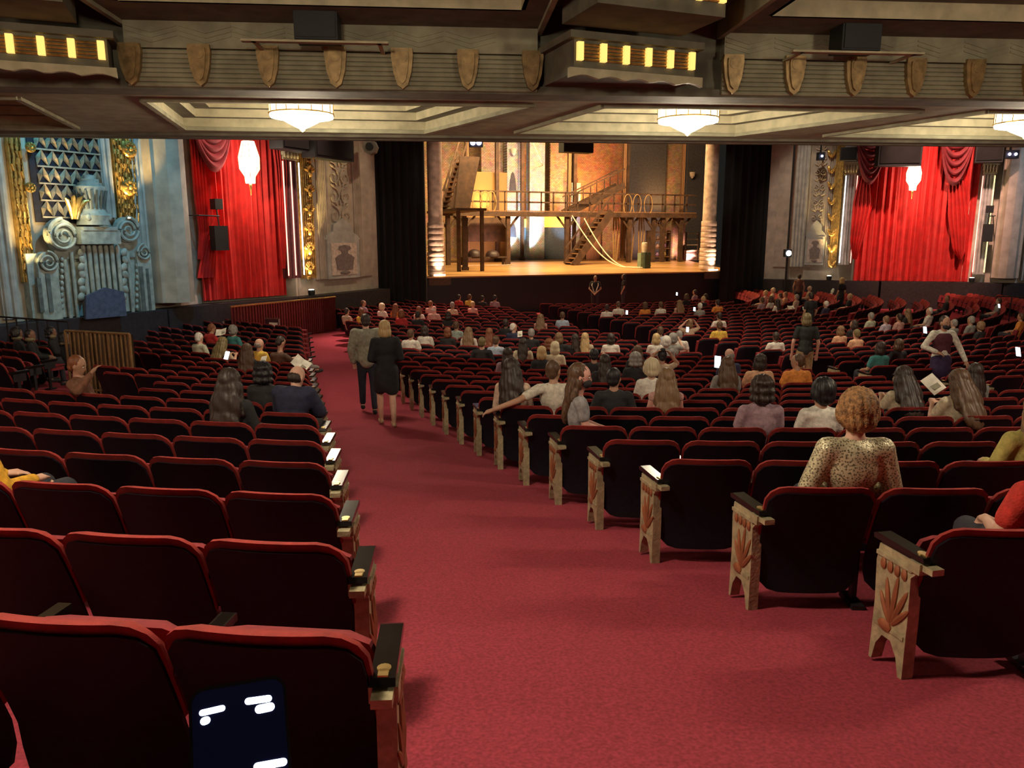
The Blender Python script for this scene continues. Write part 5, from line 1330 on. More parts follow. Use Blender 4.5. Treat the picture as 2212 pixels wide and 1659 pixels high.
# x, y of head centre in the photograph, hair style, hair colour, top, pose, head yaw, skin, sleeve
CROWD = [
 (432,726,'short','white',PGR,'lap',0,'light','short'),(456,712,'short','auburn',RD,'read',20,'tan','long'),(472,742,'longbig','olive',BG,'read',0,'light','short'),(506,715,'puffy','grey',TL,'lap',0,'light','short'),
 (535,756,'longbig','brown',BK,'lap',-20,'tan','none'),(561,746,'bald','grey',YL,'lap',20,'light','short'),(573,828,'curly','black',BK,'lap',0,'brown','long',.98),(503,852,'longbig','dark',BK,'lap',0,'tan','long',.96),
 (750,670,'short','dark',BG,'lap',0,'light','short'),(786,656,'short','brown',MV,'lap',50,'tan','short'),(782,676,'bob','auburn',YL,'lap',0,'light','short'),(824,666,'puffy','pale',W_,'lap',0,'light','short'),(855,668,'long','auburn',OR,'lap',0,'light','short'),
 (871,677,'bob','auburn',RD,'lap',0,'light','short'),(906,666,'long','auburn',W_,'lap',0,'light','short'),(902,680,'short','dark',BK,'lap',0,'tan','short'),(934,660,'short','auburn',PK,'lap',0,'tan','short'),(938,671,'bald','white',PK,'wide',0,'pink','short'),
 (969,681,'bob','dark',BK,'lap',0,'tan','none'),(978,660,'short','grey',BG,'lap',0,'tan','short'),(1019,659,'short','blond',PK,'lap',0,'pink','none'),(992,642,'short','black',RD,'lap',0,'tan','short'),(1015,644,'short','brown',YL,'lap',0,'tan','short'),(1026,636,'short','black',BK,'lap',0,'tan','short'),(1046,642,'short','black',MV,'lap',0,'tan','short'),
 (884,720,'short','brown',W_,'wide',0,'tan','short'),(925,718,'bob','dark',W_,'lap',30,'tan','short'),(958,716,'bob','auburn',BK,'lap',0,'tan','short'),(986,704,'short','brown',PLD,'lap',0,'tan','short'),(1003,722,'longbig','lbrown',W_,'lap',0,'light','short'),(1037,722,'long','auburn',MV,'lap',0,'tan','short'),(1044,740,'short','olive',BK,'wide',0,'light','long'),
 (1083,734,'short','brown',LBL,'lap',0,'light','short'),(1107,707,'short','white',NV,'lap',60,'light','short'),(1093,702,'short','dark',BK,'lap',0,'brown','long'),(1130,746,'long','dark',CR_,'lap',0,'tan','short'),(1150,742,'curly','auburn',BK,'lap',0,'light','short'),(1148,724,'short','grey',BK,'lap',0,'tan','long'),(1179,760,'bob','blond',BK,'lap',0,'light','long'),(1203,756,'bob','pale',CR_,'lap',0,'light','short'),(1210,732,'bob','lbrown',BK,'lap',20,'light','short'),(1230,732,'long','blond',CR_,'lap',0,'light','short'),
 (1168,686,'longbig','lbrown',PK,'lap',0,'light','none'),(1215,680,'short','brown',LBL,'lap',0,'light','short'),(1097,765,'long','dark',MV,'lap',0,'tan','short'),(1275,770,'short','black',BK,'point',0,'tan','short'),
 (1305,666,'short','dark',W_,'lap',0,'tan','short'),(1336,662,'short','brown',W_,'read',0,'light','short'),(1393,660,'bob','brown',OR,'lap',0,'light','short'),(1426,660,'short','brown',W_,'lap',0,'light','short'),(1467,660,'longbig','lbrown',PK,'lap',0,'light','none'),(1482,645,'bob','brown',BK,'lap',0,'light','short'),(1500,630,'short','dark',MV,'lap',0,'tan','short'),(1523,622,'short','dark',RD,'lap',0,'tan','short'),(1517,644,'short','blond',BK,'lap',0,'light','short'),(1511,662,'short','white',GY_,'lap',0,'light','short'),(1551,656,'short','dark',OR,'wide',0,'light','short'),
 (1494,702,'bob','lbrown',BG,'up',0,'light','short'),(1426,714,'short','brown',LBL,'lap',0,'tan','short'),(1417,735,'bob','blond',W_,'lap',0,'light','short'),(1438,736,'puffy','white',GY_,'lap',0,'light','short'),(1467,724,'short','grey',W_,'wide',0,'light','short'),(1553,685,'short','dark',W_,'wide',0,'tan','short'),(1553,705,'short','brown',YL,'wide',0,'tan','short'),
 (1286,731,'bob','dark',W_,'lap',0,'tan','short'),(1321,729,'puffy','grey',GY_,'point',0,'light','short'),(1372,732,'long','dark',BK,'lap',-40,'tan','short'),(1372,776,'curly','grey',BK,'lap',0,'light','short'),(1391,764,'long','brown',BK,'lap',0,'tan','short'),(1289,780,'long','dark',BK,'lap',0,'tan','short'),(1444,768,'bun','black',BG,'up',0,'tan','short'),(1407,799,'puffy','pale',W_,'lap',0,'light','short'),
 (1439,816,'longbig','lbrown',PK,'lap',0,'pink','none',1.07),(1372,826,'short','black',BK,'wide',20,'tan','long',1.05),(1576,768,'bald','grey',NV,'lap',-20,'light','short'),(1569,804,'longbig','brown',GY_,'lap',0,'tan','short',1.0),(1675,725,'short','dark',W_,'wide',0,'brown','short'),(1651,796,'bob','dark',PE,'wide',-20,'tan','short',1.0),(1729,784,'short','brown',OR,'wide',-60,'tan','short'),
 (1644,620,'short','blond',PK,'lap',0,'light','short'),(1659,622,'short','pale',BG,'lap',0,'light','short'),(1670,617,'short','brown',BG,'lap',0,'light','short'),(1641,652,'short','brown',MV,'lap',0,'tan','short'),(1666,648,'bob','brown',W_,'lap',0,'light','short'),(1678,652,'long','dark',W_,'lap',0,'tan','short'),(1697,615,'short','grey',BG,'lap',0,'light','short'),(1692,626,'short','lbrown',PE,'lap',0,'light','short'),(1750,624,'short','pale',BG,'lap',0,'light','short'),(1766,628,'short','dark',BK,'lap',0,'tan','short'),
 (1826,629,'short','blond',BK,'lap',0,'light','short'),(1841,624,'short','pale',PGR,'lap',0,'light','short'),(1783,655,'short','white',NV,'lap',0,'light','short'),(2038,641,'short','auburn',BK,'lap',-60,'tan','long'),(2006,672,'short','white',W_,'lap',-50,'light','short'),(1959,681,'long','lbrown',BK,'lap',0,'light','long'),(1945,688,'short','dark',PK,'lap',0,'tan','short'),(1911,688,'short','lbrown',LAV,'lap',0,'light','short'),(1880,688,'short','grey',PGR,'lap',0,'light','short'),(1843,702,'bob','dark',BK,'lap',-40,'tan','short'),(1814,714,'bob','lbrown',PE,'lap',0,'light','short'),(1853,720,'short','olive',PE,'lap',0,'light','short'),(2096,699,'short','grey',GY_,'lap',0,'tan','short'),(2116,706,'puffy','lbrown',BK,'lap',0,'light','short'),(2059,699,'short','grey',GY_,'lap',0,'light','short'),
 (1895,758,'bob','dark',TL,'lap',-20,'tan','short'),(1946,743,'bob','brown',BK,'lap',0,'tan','short'),(1950,828,'longbig','dark',CR_,'read',0,'tan','short',1.03),(2072,834,'longbig','brown',CR_,'read',-10,'light','short',1.03),(2102,812,'long','dark',GY_,'lap',0,'tan','long',1.02),(1772,872,'puffy','black',W_,'lap',-20,'tan','short',.95),(1671,870,'curly','dark',MV,'lap',0,'brown','short',.95),
 (2183,650,'short','grey',LAV,'read',0,'light','short'),(2206,676,'short','brown',OR,'lap',0,'tan','short'),(2160,655,'short','brown',GY_,'lap',0,'light','short'),
]
BLP = {'L2': 'by the organ rail', 'L': 'near the brass fence', 'CL': 'between the aisles', 'C': 'in the centre block', 'CR': 'in the far centre block', 'R': 'in the far side block'}
used_seats = []; CROOTS = {}
for q in CROWD:
    px, py, st, hc, top, pose, yaw, skin, slv = q[:9]
    base, phi, blk, row = seat_for(px, py, q[9] if len(q) > 9 else 1.06)
    # nobody shares a seat
    rr = math.hypot(base.x, base.y); dirn = 0; phi = max(-1.2, min(1.2, phi)); base = Vector((rr * math.sin(phi), -rr * math.cos(phi), fz(rr)))
    for _ in range(12):
        hit = [u for u in used_seats if (u - base).length < .52]
        if not hit: break
        if not dirn: dirn = 1 if ((base - hit[0]).dot(RT) >= 0) else -1
        phi += dirn * .12 / rr; base = Vector((rr * math.sin(phi), -rr * math.cos(phi), fz(rr)))
    used_seats.append(base)
    hw = {'none': 'bare shouldered', 'short': '', 'long': 'long sleeved'}[slv]
    act = {'read': ', reading', 'up': ', arms raised', 'point': ', one hand raised', 'lap': '', 'wide': ', broad shouldered', 'lean': ', leaning forward'}[pose]
    lab = 'person with %s %s hair and %s%s %s' % (HN[st], CN[hc], TN[top] if slv != 'none' else 'bare shoulders', act, BLP[blk])
    root = thing('person', lab, 'person', base, phi, 'audience seated ' + BLP[blk])
    CROOTS.setdefault(lab, []).append((root, row))
    sc_ = .935 + .04 * ((px * 7 + py * 3) % 10) / 10; root.scale = (sc_, sc_, sc_)
    make_person(root, POSES[pose], pose, yaw, 22 if pose == 'read' else 4, 0, skin, st, hc, top, slv if slv != 'none' else 'none')

for lab, L_ in CROOTS.items():
    if len(L_) > 1:
        for r_, k_row in L_:
            if k_row < 20: r_['label'] = lab + ', %s row' % rowword[k_row]
            else: r_['label'] = lab + ', front rows'
# ------------------------------------------------ particular people
def place_seated(px, py, label, group=None, turn=0., h=1.06):
    base, phi, blk, row = seat_for(px, py, h, False); used_seats.append(base)
    o = thing('person', label, 'person', base, phi + math.radians(turn), group); o.scale = (.95, .95, .95); return o, base, phi
# woman in sequin top
root, base, phi = place_seated(1850, 878, 'woman with short ginger hair in a glittering silver sequin top', h=1.15)
J = UJ(sh=(.16, .075, .985), el=(.25, .10, .73), wr=(.14, .34, .66))
make_person(root, J, 'sequin', 0, 6, 0, 'light', 'puffy', 'lbrown', (.3, .27, .18), 'long', voxel=.014, grow=.02, topname='sequin_top')
seq = mat('sequins', (.16, .13, .07), .3, .35, kind='spots', vscale=75, col2=(.75, .68, .45), bump=.3, bscale=160)
for c in root.children:
    if c.name.startswith('sequin_top'): c.material_slots[0].material = seq
    if c.name.startswith('hair'): c.material_slots[0].material = mat('hair_ginger', (.30, .15, .055), .6, var=.35, vscale=45, bump=.5, bscale=120)
# trio by the aisle
root, base, phi = place_seated(1108, 803, 'woman with very long dark hair and pale lace top, an arm behind her', h=1.12)
make_person(root, UJ(), 'upr', 25, 5, -8, 'tan', 'longbig', 'dark', (.60, .44, .33), 'long', voxel=.015)
root, base_m, phi_m = place_seated(1196, 806, 'man in white shirt stretching an arm along the seat backs', h=1.13)
hp = at_z(1062, 890, 0); 
dpt = proj(base_m + Vector((0, 0, 1)))[2]
def local_of(root_base, phi_, w):
    v = (w - root_base) / .95; c, s = math.cos(-phi_), math.sin(-phi_); return Vector((v.x * c - v.y * s, v.x * s + v.y * c, v.z))
def at_depth(px, py, dep): return CAM + ray(px, py) * dep
hl = local_of(base_m, phi_m, at_depth(1064, 886, dpt - .10)); el = local_of(base_m, phi_m, at_depth(1118, 866, dpt - .12))
hl.y = min(hl.y, -.05); el.y = min(el.y, -.02)
J = UJ(shL=(-.165, .03, .985), elL=tuple(el), wrL=tuple(hl), hd=(0, .11, 1.19), curl=.9)
make_person(root, J, 'armover', 30, 0, 0, 'tan', 'short', 'brown', (.66, .60, .50), 'short', voxel=.011)
# masked woman turned to face along the row
root, base_w, phi_w = place_seated(1228, 826, 'woman in grey tee and black face mask turned sideways in her seat', turn=0, h=1.11)
root.rotation_euler.z = phi_w - math.radians(72); root.location += Vector((-math.sin(phi_w), math.cos(phi_w), 0)) * .12
J = UJ(hd=(0, .12, 1.22), sh=(.155, .075, 1.0), el=(.17, .12, .78), wr=(.09, .34, .70))
R = make_person(root, J, 'turned', 22, 3, 0, 'pink', 'long', 'brown', (.30, .29, .30), 'short', voxel=.011)
face_bits(root, J, R, BK)
# man in cap: give the black short haired man a cap
def cap_on(root, J, R, col):
    f = lambda p: Vector(J['hd']) + R @ Vector(p); mb = MB(); mb.ell(f((0, -.015, .045)), (.092, .108, .085), 16, 9, R); mb.ell(f((0, .11, .045)), (.075, .07, .012), 14, 6, R); mb.build('cap', smat(col), root, True)
# hunched man in navy hood by the aisle
root, base, phi = place_seated(622, 852, 'hunched man with bald crown in a navy hooded jacket by the aisle', h=.95)
make_person(root, POSES['lean'], 'lean', 15, 25, 0, 'light', 'bald', 'dark', (.018, .02, .05), 'long', voxel=.015, topname='jacket', grow=.035)
# man with crossed legs reading
root, base, phi = place_seated(604, 746, 'man with short dark hair in brown shirt reading, ankle crossed into the aisle')
J = SJ(hd=(0, .15, 1.18), elR=(.27, .22, .74), wrR=(.24, .44, .78), elL=(-.22, .2, .74), wrL=(.05, .46, .80), knR=(.34, .52, .62), anR=(.46, .74, .55), curl=.9)
make_person(root, J, 'crossed', 18, 24, 0, 'light', 'short', 'dark', (.10, .055, .035), 'short', legs=(.18, .15, .14), voxel=.013)
# ---- walkers in the aisle
STJ = dict(pel=(0, 0, .94), wai=(0, 0, 1.10), che=(0, -.005, 1.29), nb=(0, -.01, 1.44), hd=(0, .02, 1.60), sh=(.17, -.01, 1.40), el=(.235, -.03, 1.13), wr=(.22, .08, .90), kn=(.10, .02, .50), an=(.10, 0, .09), curl=.5)
def ST(**kw): d = dict(STJ); d.update(kw); return d
def standing(px, py, label, yaw_deg, h=1.6, group=None, name='person', scale=1., foot=None):
    p = solve_h(px, py, h * scale, 5.) if not foot else solve_h(foot[0], foot[1], .0, 4.); base = Vector((p.x, p.y, fzp(p)))
    root = thing(name, label, 'person', base, math.radians(yaw_deg), group); root.scale = (scale,) * 3; return root, base
AH = -8.0
root, b_ = standing(846, 702, 'woman walking down the aisle in a short black dress, blond bob', -6, 1.6, scale=.97, foot=(838, 920))
J = ST(knL=(-.10, .14, .52), anL=(-.09, .16, .10), knR=(.09, .03, .50), anR=(.09, -.12, .10), el=(.24, .0, 1.12), wr=(.13, .22, 1.05))
make_person(root, J, 'walkw', 8, 5, 0, 'light', 'bob', 'blond', (.012, .012, .014), 'long', barelegs=True, long=True, voxel=.013, shoes=(.5, .33, .2), topname='dress', grow=.02)
root, b_ = standing(803, 684, 'man walking down the aisle in grey shirt and dark jeans', -8, 1.62, scale=1.02, foot=(797, 893))
J = ST(sh=(.19, -.01, 1.41), el=(.26, -.02, 1.12), knL=(-.09, .12, .52), anL=(-.09, .20, .13), knR=(.10, .0, .5), anR=(.10, -.10, .10))
make_person(root, J, 'walkm', 0, 6, 0, 'light', 'short', 'dark', (.27, .26, .20), 'long', legs=(.015, .016, .03), voxel=.014, topname='jacket', grow=.03)
# ---- usher facing the camera
root, b_ = standing(2040, 697, 'usher facing the rear in maroon vest, white sleeves and black mask', 158, 1.6)
J = ST(elR=(.34, .02, 1.16), wrR=(.16, .16, 1.08), elL=(-.30, .05, 1.14), wrL=(-.34, .22, .92), curl=.8)
R = make_person(root, J, 'usher', -10, 8, 0, 'tan', 'short', 'dark', (.70, .68, .58), 'long', legs=(.02, .025, .05), voxel=.012)
face_bits(root, J, R, BK)
mb = blob('vest', [('e', Vector(J['che']), (.182, .125, .17)), ('e', Vector(J['wai']), (.165, .12, .17)), ('c', (-.09, -.01, 1.40), .06, (-.09, 0, 1.25), .09), ('c', (.09, -.01, 1.40), .06, (.09, 0, 1.25), .09)], .016)
put(mb, 'vest', smat((.09, .02, .035)), root)
put(blob('apron', [('e', (0, .02, .9), (.19, .15, .17)), ('e', (0, .02, .76), (.19, .15, .2))], .02), 'apron', smat((.035, .02, .07)), root)
# ---- others standing
root, b_ = standing(1744, 690, 'standing woman with ash blond hair in a black tee among the seats', -30, 1.6)
make_person(root, ST(el=(.25, -.02, 1.12), wr=(.25, .06, .86)), 'standw', 20, 8, 0, 'light', 'bob', 'olive', (.02, .024, .022), 'short', legs=(.3, .2, .1), voxel=.014)
for px, py, lab, yaw, top, hc, st in ((1286, 601, 'usher leaning at the pit rail with white straps before the stage', 150, BK, 'dark', 'short'), (1348, 598, 'usher bending toward the pit rail in dark clothes', 60, BK, 'dark', 'bob'),
                              (1727, 598, 'standing person in brown top among front seats near the white pole light', -40, (.16, .07, .05), 'dark', 'short'), (1819, 606, 'standing blond person in black before the wide curtain', 10, BK, 'blond', 'bob'), (1752, 640, 'dark clothed person standing beside the white haired sitter', 0, BK, 'dark', 'short')):
    root, b_ = standing(px, py, lab, yaw, 1.6, 'people standing near the front rows')
    pose = 'stfront' if px != 1286 else 'stv'
    J = ST() if px != 1286 else ST(el=(.26, .10, 1.14), wr=(.06, .26, .95))
    R = make_person(root, J, pose, 0, 4, 0, 'tan', st, hc, top, 'short' if px != 1727 else 'none', voxel=.02)
    if abs(yaw) > 90: face_bits(root, J, R, None)
    if px == 1286:
        mb = MB(); mb.tube([(-.13, -.02, 1.45), (-.14, .13, 1.28), (-.05, .16, 1.02), (0, .17, .96), (.05, .16, 1.02), (.14, .13, 1.28), (.13, -.02, 1.45)], .025, 6); mb.build('lanyard', smat(W_), root, True)
for px, py, lab, yaw, st in ((38, 724, 'dark dressed person by the rail before the gilt reeded ornament', -20, 'puffy'), (66, 728, 'dark dressed person with cropped hair by the organ rail', -30, 'short'), (112, 724, 'dark haired person with scarf beside the brass fence', -30, 'curly'), (140, 730, 'dark dressed person with chin-length hair at the brass fence', -40, 'bob')):
    root, b_, _p = place_seated(px, py, lab, 'dark dressed people by the organ rail', yaw)
    make_person(root, SEAT_J, 'lap', 20, 0, 0, 'brown', st, 'black', (.012, .013, .016), 'long')
    mb = MB(); mb.lathe([(.085, 1.0), (.105, 1.03), (.09, 1.065), (.066, 1.075)], (0, .075, 0), n=14); mb.build('scarf', smat((.22, .18, .10)), root, True)
root, base, phi = place_seated(166, 790, 'seated person in rust shawl lifting a hand beside the brass fence', turn=-70)
R = make_person(root, POSES['point'], 'point', 0, 14, 0, 'tan', 'short', 'auburn', (.20, .085, .05), 'long'); face_bits(root, POSES['point'], R, None)
root, base, phi = place_seated(-72, 952, 'person with grey hair and yellow jacket half hidden at the side seats', turn=-15, h=.98)
make_person(root, POSES['wide'], 'wide', 20, 4, 0, 'light', 'long', 'grey', (.62, .32, .02), 'long')
root, base, phi = place_seated(2292, 952, 'person in striped red top beside the sequin woman row', turn=0)
make_person(root, POSES['wide'], 'wide', 0, 20, 0, 'light', 'short', 'brown', (.5, .03, .02), 'short')
root, base, phi = place_seated(2236, 885, 'person in yellow knit top beyond the long haired readers', turn=0)
make_person(root, POSES['wide'], 'wide', 0, 4, 0, 'light', 'long', 'lbrown', (.5, .42, .12), 'long')
# ---- things in hands
def held(name, px, py, dep, w, h, m, label, cat, rx=-35, rz=0, roll=0, group=None, fold=False):
    c = at_depth(px, py, dep)
    t = thing(name, label, cat, c, -TH + math.radians(rz), group); t.rotation_euler = (math.radians(rx), math.radians(roll), -TH + math.radians(rz))
    return t, c
def phone(px, py, label, glow=True, s=1., dz_=-.32, m=None):
    p = solve_h(px, py, 1.0); dep = proj(p)[2] + dz_ * 0
    t, c = held('phone', px, py, dep, 0, 0, None, label, 'phone', 60, 0, 8, 'glowing phones in the audience')
    mb = MB(); mb.box((0, 0, 0), (.075 * s, .15 * s, .008)); mb.build('case', speakerm, t)
    mb = MB(); mb.box((0, 0, .0055), (.069 * s, .14 * s, .003)); mb.build('screen', screen_m, t)
phone(490, 768, 'glowing phone held by the woman with ash hair')
phone(1354, 675, 'glowing phone before the white shirts in front')
phone(1550, 782, 'bright phone held up by the balding man', s=1.5)
phone(1462, 635, 'small glowing phone near the front rows')
phone(1485, 712, 'glowing phone below the raised arms')
phone(1998, 713, 'glowing phone beside the usher in vest', s=1.3)
phone(2199, 760, 'glowing phone near the far side seats', s=1.3)
phone(1500, 668, 'glowing phone beside the white haired sitter in front')
phone(2158, 661, 'glowing phone beside the far railing')
def programme(px, py, label, h=.95, s=1., roll=15, rx=40, open_=True):
    p = solve_h(px, py, h); dep = proj(p)[2]
    t, c = held('programme', px, py, dep, 0, 0, None, label, 'booklet', rx, 0, roll, 'printed programmes in hands')
    for sd in (-1, 1) if open_ else (1,):
        mb = MB(); mb.add([(0, -.11 * s, 0), (sd * .135 * s, -.11 * s, .03 * s), (sd * .135 * s, .11 * s, .03 * s), (0, .11 * s, 0), (0, -.11 * s, -.004), (sd * .135 * s, -.11 * s, .026 * s), (sd * .135 * s, .11 * s, .026 * s), (0, .11 * s, -.004)], [(0, 1, 2, 3), (4, 7, 6, 5), (0, 4, 5, 1), (1, 5, 6, 2), (2, 6, 7, 3), (3, 7, 4, 0)])
        pg = mb.build('page', paperm, t)
        if sd == 1: mb = MB(); mb.box((.07 * s, -.04 * s, .021 * s), (.09 * s, .06 * s, .006)); mb.build('printed_picture', smat((.25, .24, .18)), pg)
programme(650, 786, 'open programme with pictures held by the man with crossed ankle', .80, 1.15, 35)
programme(478, 718, 'white programme raised by the auburn haired sitter', 1.1, .9, -10)
programme(563, 778, 'pale yellow programme beside the balding sitter', .85, .8, 0, open_=False)
programme(2003, 838, 'pale programme held by the long haired reader', 1.0, 1.0, -30, open_=False)
programme(1118, 722, 'white sheet held by the white haired man in navy', .95, .9, 0, open_=False)
programme(1708, 665, 'lit programme lying on seats near the front', .8, .9, 0)
programme(1740, 668, 'lit programme on a front seat beside another', .8, .9, 10)

# seats under people are folded down
occ = [u for u in used_seats]
for s_ in NEAR:
    if any((u - s_['p']).length < .34 for u in occ): s_['cush'].data = M_seat
# ================================================================== RAILS, BARRIERS, PHONE
# brass fence with curtain behind, by the side seats
fA, fB = at_z(150, 800, .95), at_z(287, 806, .95)
fA.z, fB.z = fzp(fA), fzp(fB)
brown_c = mat('brown_curtain', (.10, .055, .025), .8, var=.3, vscale=4, stretch=(6, 6, .2))
tubem = mat('aged_brass_tube', (.35, .22, .10), .4, .6)
t = thing('brass_fence', 'fence of upright brass tubes beside the side seats', 'fence', fA)
d = fB - fA; hF = at_line(285, 722, (fA.x, fA.y), (fB.x, fB.y)).z - fB.z
n = 15
for k in range(n + 1):
    q = d * (k / n); mb = MB(); mb.cyl(q, q + Vector((0, 0, hF)), .018 if k % 5 else .028, n=8); mb.build('tube', tubem, t, True)
for h in (hF, .12):
    mb = MB(); mb.cyl((0, 0, h), d + Vector((0, 0, h)), .025, n=8); mb.build('rail', tubem, t, True)
nrm = Vector((-d.y, d.x, 0)).normalized()
mb = MB(); mb.grid(lambda u, v: tuple(d * u + nrm * (.10 + .03 * math.sin(u * 60)) + Vector((0, 0, .02 + (hF - .05) * v))), 60, 2); mb.build('fence_curtain', brown_c, t, True)
# rail on posts before the organ bay
rA, rB = at_z(-20, 760, .9), at_z(155, 770, .9); rA.z, rB.z = fzp(rA), fzp(rB)
t = thing('organ_rail', 'thin black railing in front of the organ bay', 'railing', rA); d = rB - rA
hR = at_line(100, 690, (rA.x, rA.y), (rB.x, rB.y)).z - (rA.z + rB.z) / 2
for h in (hR, hR * .55):
    mb = MB(); mb.cyl((0, 0, h), d + Vector((0, 0, h)), .02, n=8); mb.build('rail', iron, t)
for k in range(9):
    q = d * (k / 8); mb = MB(); mb.cyl(q, q + Vector((0, 0, hR)), .016, n=8); mb.build('baluster', iron, t)
# ramp hand rail rising beyond the fence
a, b = at_z(160, 706, 2.2), at_z(232, 690, 2.2)
mb = MB(); pts = []
# boxed partitions with chrome edge
def partition(pts, hpx, label, sign_px=None, n_bits=True):
    """pts: pixels of the floor line"""
    P_ = [at_z(px, py, .15) for px, py in pts]
    for p in P_: p.z = fzp(p)
    t = thing('seat_partition', label, 'partition', P_[0], 0, 'low partitions at the side seats'); o = P_[0]
    H = at_depth(pts[0][0], pts[0][1] - hpx, proj(P_[0])[2]).z - P_[0].z
    for p, q in zip(P_[:-1], P_[1:]):
        a, b = p - o, q - o; mb = MB(); mb.beam(a + Vector((0, 0, H / 2)), b + Vector((0, 0, H / 2)), .06, H); mb.build('board', mat('partition_maroon', (.05, .012, .018), .6), t)
        mb = MB(); mb.beam(a + Vector((0, 0, H)), b + Vector((0, 0, H)), .08, .04); mb.build('chrome_cap', chrome, t)
    for p in P_:
        mb = MB(); mb.beam(p - o, p - o + Vector((0, 0, H)), .05, .05); mb.build('chrome_post', chrome, t)
    if sign_px:
        w = at_line(sign_px[0], sign_px[1], (P_[-2].x, P_[-2].y), (P_[-1].x, P_[-1].y)) - o; dd = (P_[-1] - P_[-2]).normalized(); nn = Vector((dd.y, -dd.x, 0))
        if nn.dot(CAM - P_[-1]) < 0: nn = -nn
        mb = MB(); c = w + nn * .045; mb.box(c, (.30, .012, .14), math.atan2(dd.y, dd.x)); mb.build('sign_plate', paperm, t)
partition([(486, 738), (530, 726), (605, 728)], 44, 'dark maroon partition with chrome edge and white plate near the aisle', (592, 701))
partition([(288, 760), (330, 742), (420, 744)], 36, 'dark maroon partition with chrome edge beyond the brass fence', (402, 726))
# curved pleated red barrier at the end of the aisle
pts = [at_z(500, 734, 0), at_z(560, 722, 0), at_z(610, 716, 0), at_z(660, 714, 0), at_z(700, 713, 0), at_z(726, 712, 0)]
pts = [at_line(px, py, (-20, -6.0), (-11.0, -5.8)) for px, py in ((500, 730), (560, 722), (610, 716), (660, 714), (700, 713), (726, 712))]
for i, p in enumerate(pts): p.z = 0; p.y = (-8.5, -7.75, -7.15, -6.5, -5.95, -5.5)[i]
# keep the pixel columns while bending the plan line
pts = [at_Y(px, 700, p.y) for px, p in zip((500, 560, 610, 660, 700, 726), pts)]
for p in pts: p.z = 0
o = pts[0].copy(); t = thing('pleated_barrier', 'curved red pleated barrier with brass rail at the end of the aisle', 'barrier', o)
hB = at_Y(720, 641, pts[-1].y).z
def along(u):
    k = min(int(u * 5), 4); return pts[k].lerp(pts[k + 1], u * 5 - k)
mb = MB()
def fb(u, v):
    p = along(u) - o; return (p.x, p.y - .05 - .06 * math.sin(u * 46 * 2 * math.pi), .01 + (hB - .03) * v)
mb.grid(fb, 420, 1); mb.build('pleats', mat('barrier_red', (.22, .03, .03), .7, sheen=.3), t, True)
mb = MB(); mb.tube([along(u) - o + Vector((0, -.05, hB)) for u in np.linspace(0, 1, 26)], .035, 8); mb.build('brass_rail', brass, t, True)
mb = MB(); mb.tube([along(u) - o + Vector((0, .03, .5)) for u in np.linspace(0, 1, 26)], .03, 6); mb.build('back_rail', iron, t)
# far railing at the other side
a, b = at_z(2150, 668, .8), at_z(2215, 672, .8); 
for p in (a, b): p.z = fzp(p)
t = thing('side_railing', 'thin metal railing box at the far side seats', 'railing', a); d = b - a
for h in (1.25, .2):
    mb = MB(); mb.cyl((0, 0, h), d + Vector((0, 0, h)), .02, n=8); mb.build('rail', iron, t)
for k in range(3):
    mb = MB(); mb.cyl(d * (k / 2), d * (k / 2) + Vector((0, 0, 1.25)), .02, n=8); mb.build('post', iron, t)
# phone held low in front of the camera, its dark lock screen showing pills of light
pc = CAM + ray(520, 1610) * .62
t = thing('smartphone', 'dark smartphone with glowing pill shapes on its dim screen', 'phone', pc)
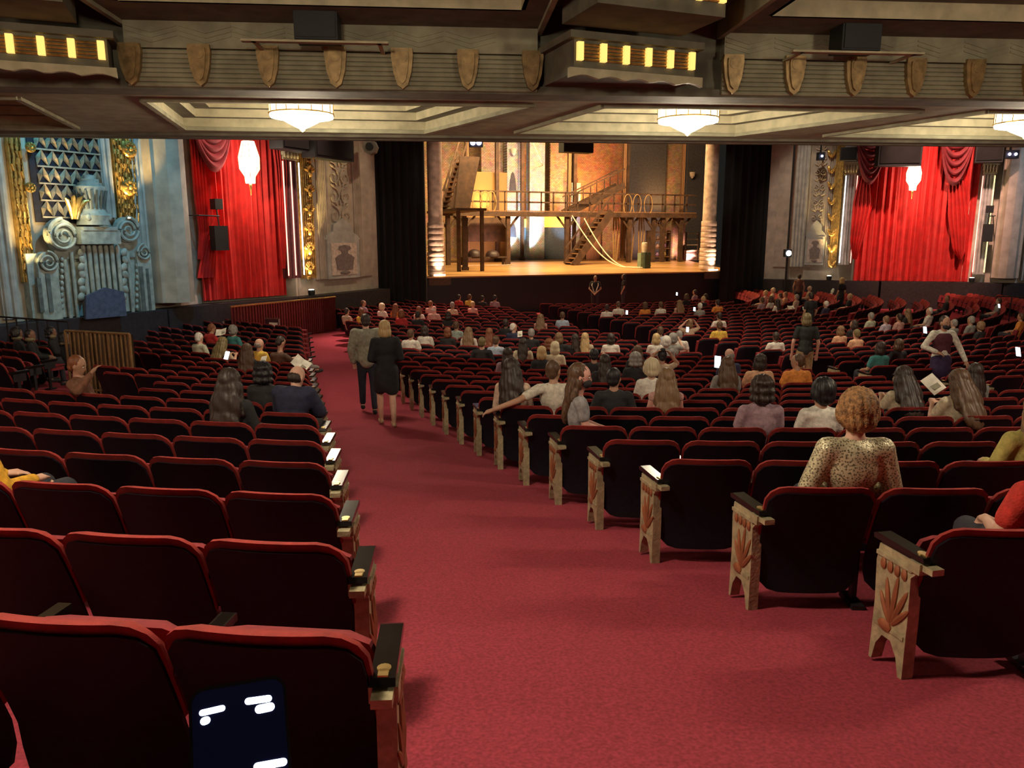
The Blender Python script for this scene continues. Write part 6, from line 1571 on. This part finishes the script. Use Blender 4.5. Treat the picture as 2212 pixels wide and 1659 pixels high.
# screen faces the lens as held in the hand: tipped back
fwd = (CAM - pc).normalized(); xr = RT.copy(); xr = (xr - fwd * xr.dot(fwd)).normalized(); xr = (Matrix.Rotation(math.radians(11), 3, fwd) @ xr); yu = fwd.cross(xr)
M = Matrix((xr, yu, fwd)).transposed().to_4x4(); M.translation = pc; t.matrix_world = M
def rr_poly(w, h, r, n=6):
    out = []
    for cx_, cy_, a0 in ((w / 2 - r, h / 2 - r, 0), (-w / 2 + r, h / 2 - r, 90), (-w / 2 + r, -h / 2 + r, 180), (w / 2 - r, -h / 2 + r, 270)):
        out += [(cx_ + r * math.cos(math.radians(a0 + 90 * k / n)), cy_ + r * math.sin(math.radians(a0 + 90 * k / n))) for k in range(n + 1)]
    return out
k_ = .62 / F
mb = MB(); mb.prism([(x, y - .030) for x, y in rr_poly(.076, .158, .012)], -.009, -.001, (0, 1, 2)); mb.build('case', mat('phone_rim', (.02, .02, .022), .35), t)
mb = MB(); mb.prism([(x, y - .030) for x, y in rr_poly(.071, .152, .010)], -.001, 0., (0, 1, 2)); mb.build('screen', mat('phone_glass_dim', (.004, .004, .012), .12, emit=(.01, .012, .05), estr=.12), t)
pill = emat('phone_pill_glow', (.75, .87, 1), 6)
def loc_px(px, py):
    d_ = ray(px, py); tt = (pc - CAM).dot(fwd) / d_.dot(fwd); w = CAM + d_ * tt; v = w - pc; return v.dot(xr), v.dot(yu)
for (x0, y0), (x1, y1), r in (((437, 1540), (480, 1530), .0024), ((536, 1515), (580, 1509), .0027), ((441, 1558), (446, 1556), .0030), ((560, 1532), (584, 1527), .0034), ((556, 1656), (612, 1646), .003)):
    a, b = loc_px(x0, y0), loc_px(x1, y1); mb = MB(); dx, dy = b[0] - a[0], b[1] - a[1]; L = math.hypot(dx, dy); an = math.atan2(dy, dx)
    poly = [(a[0] + r * math.cos(an + math.pi / 2 + math.pi * k / 8), a[1] + r * math.sin(an + math.pi / 2 + math.pi * k / 8)) for k in range(9)] + [(b[0] + r * math.cos(an - math.pi / 2 + math.pi * k / 8), b[1] + r * math.sin(an - math.pi / 2 + math.pi * k / 8)) for k in range(9)]
    mb.prism(poly, 0.0002, .0008, (0, 1, 2)); mb.build('screen_text', pill, t)
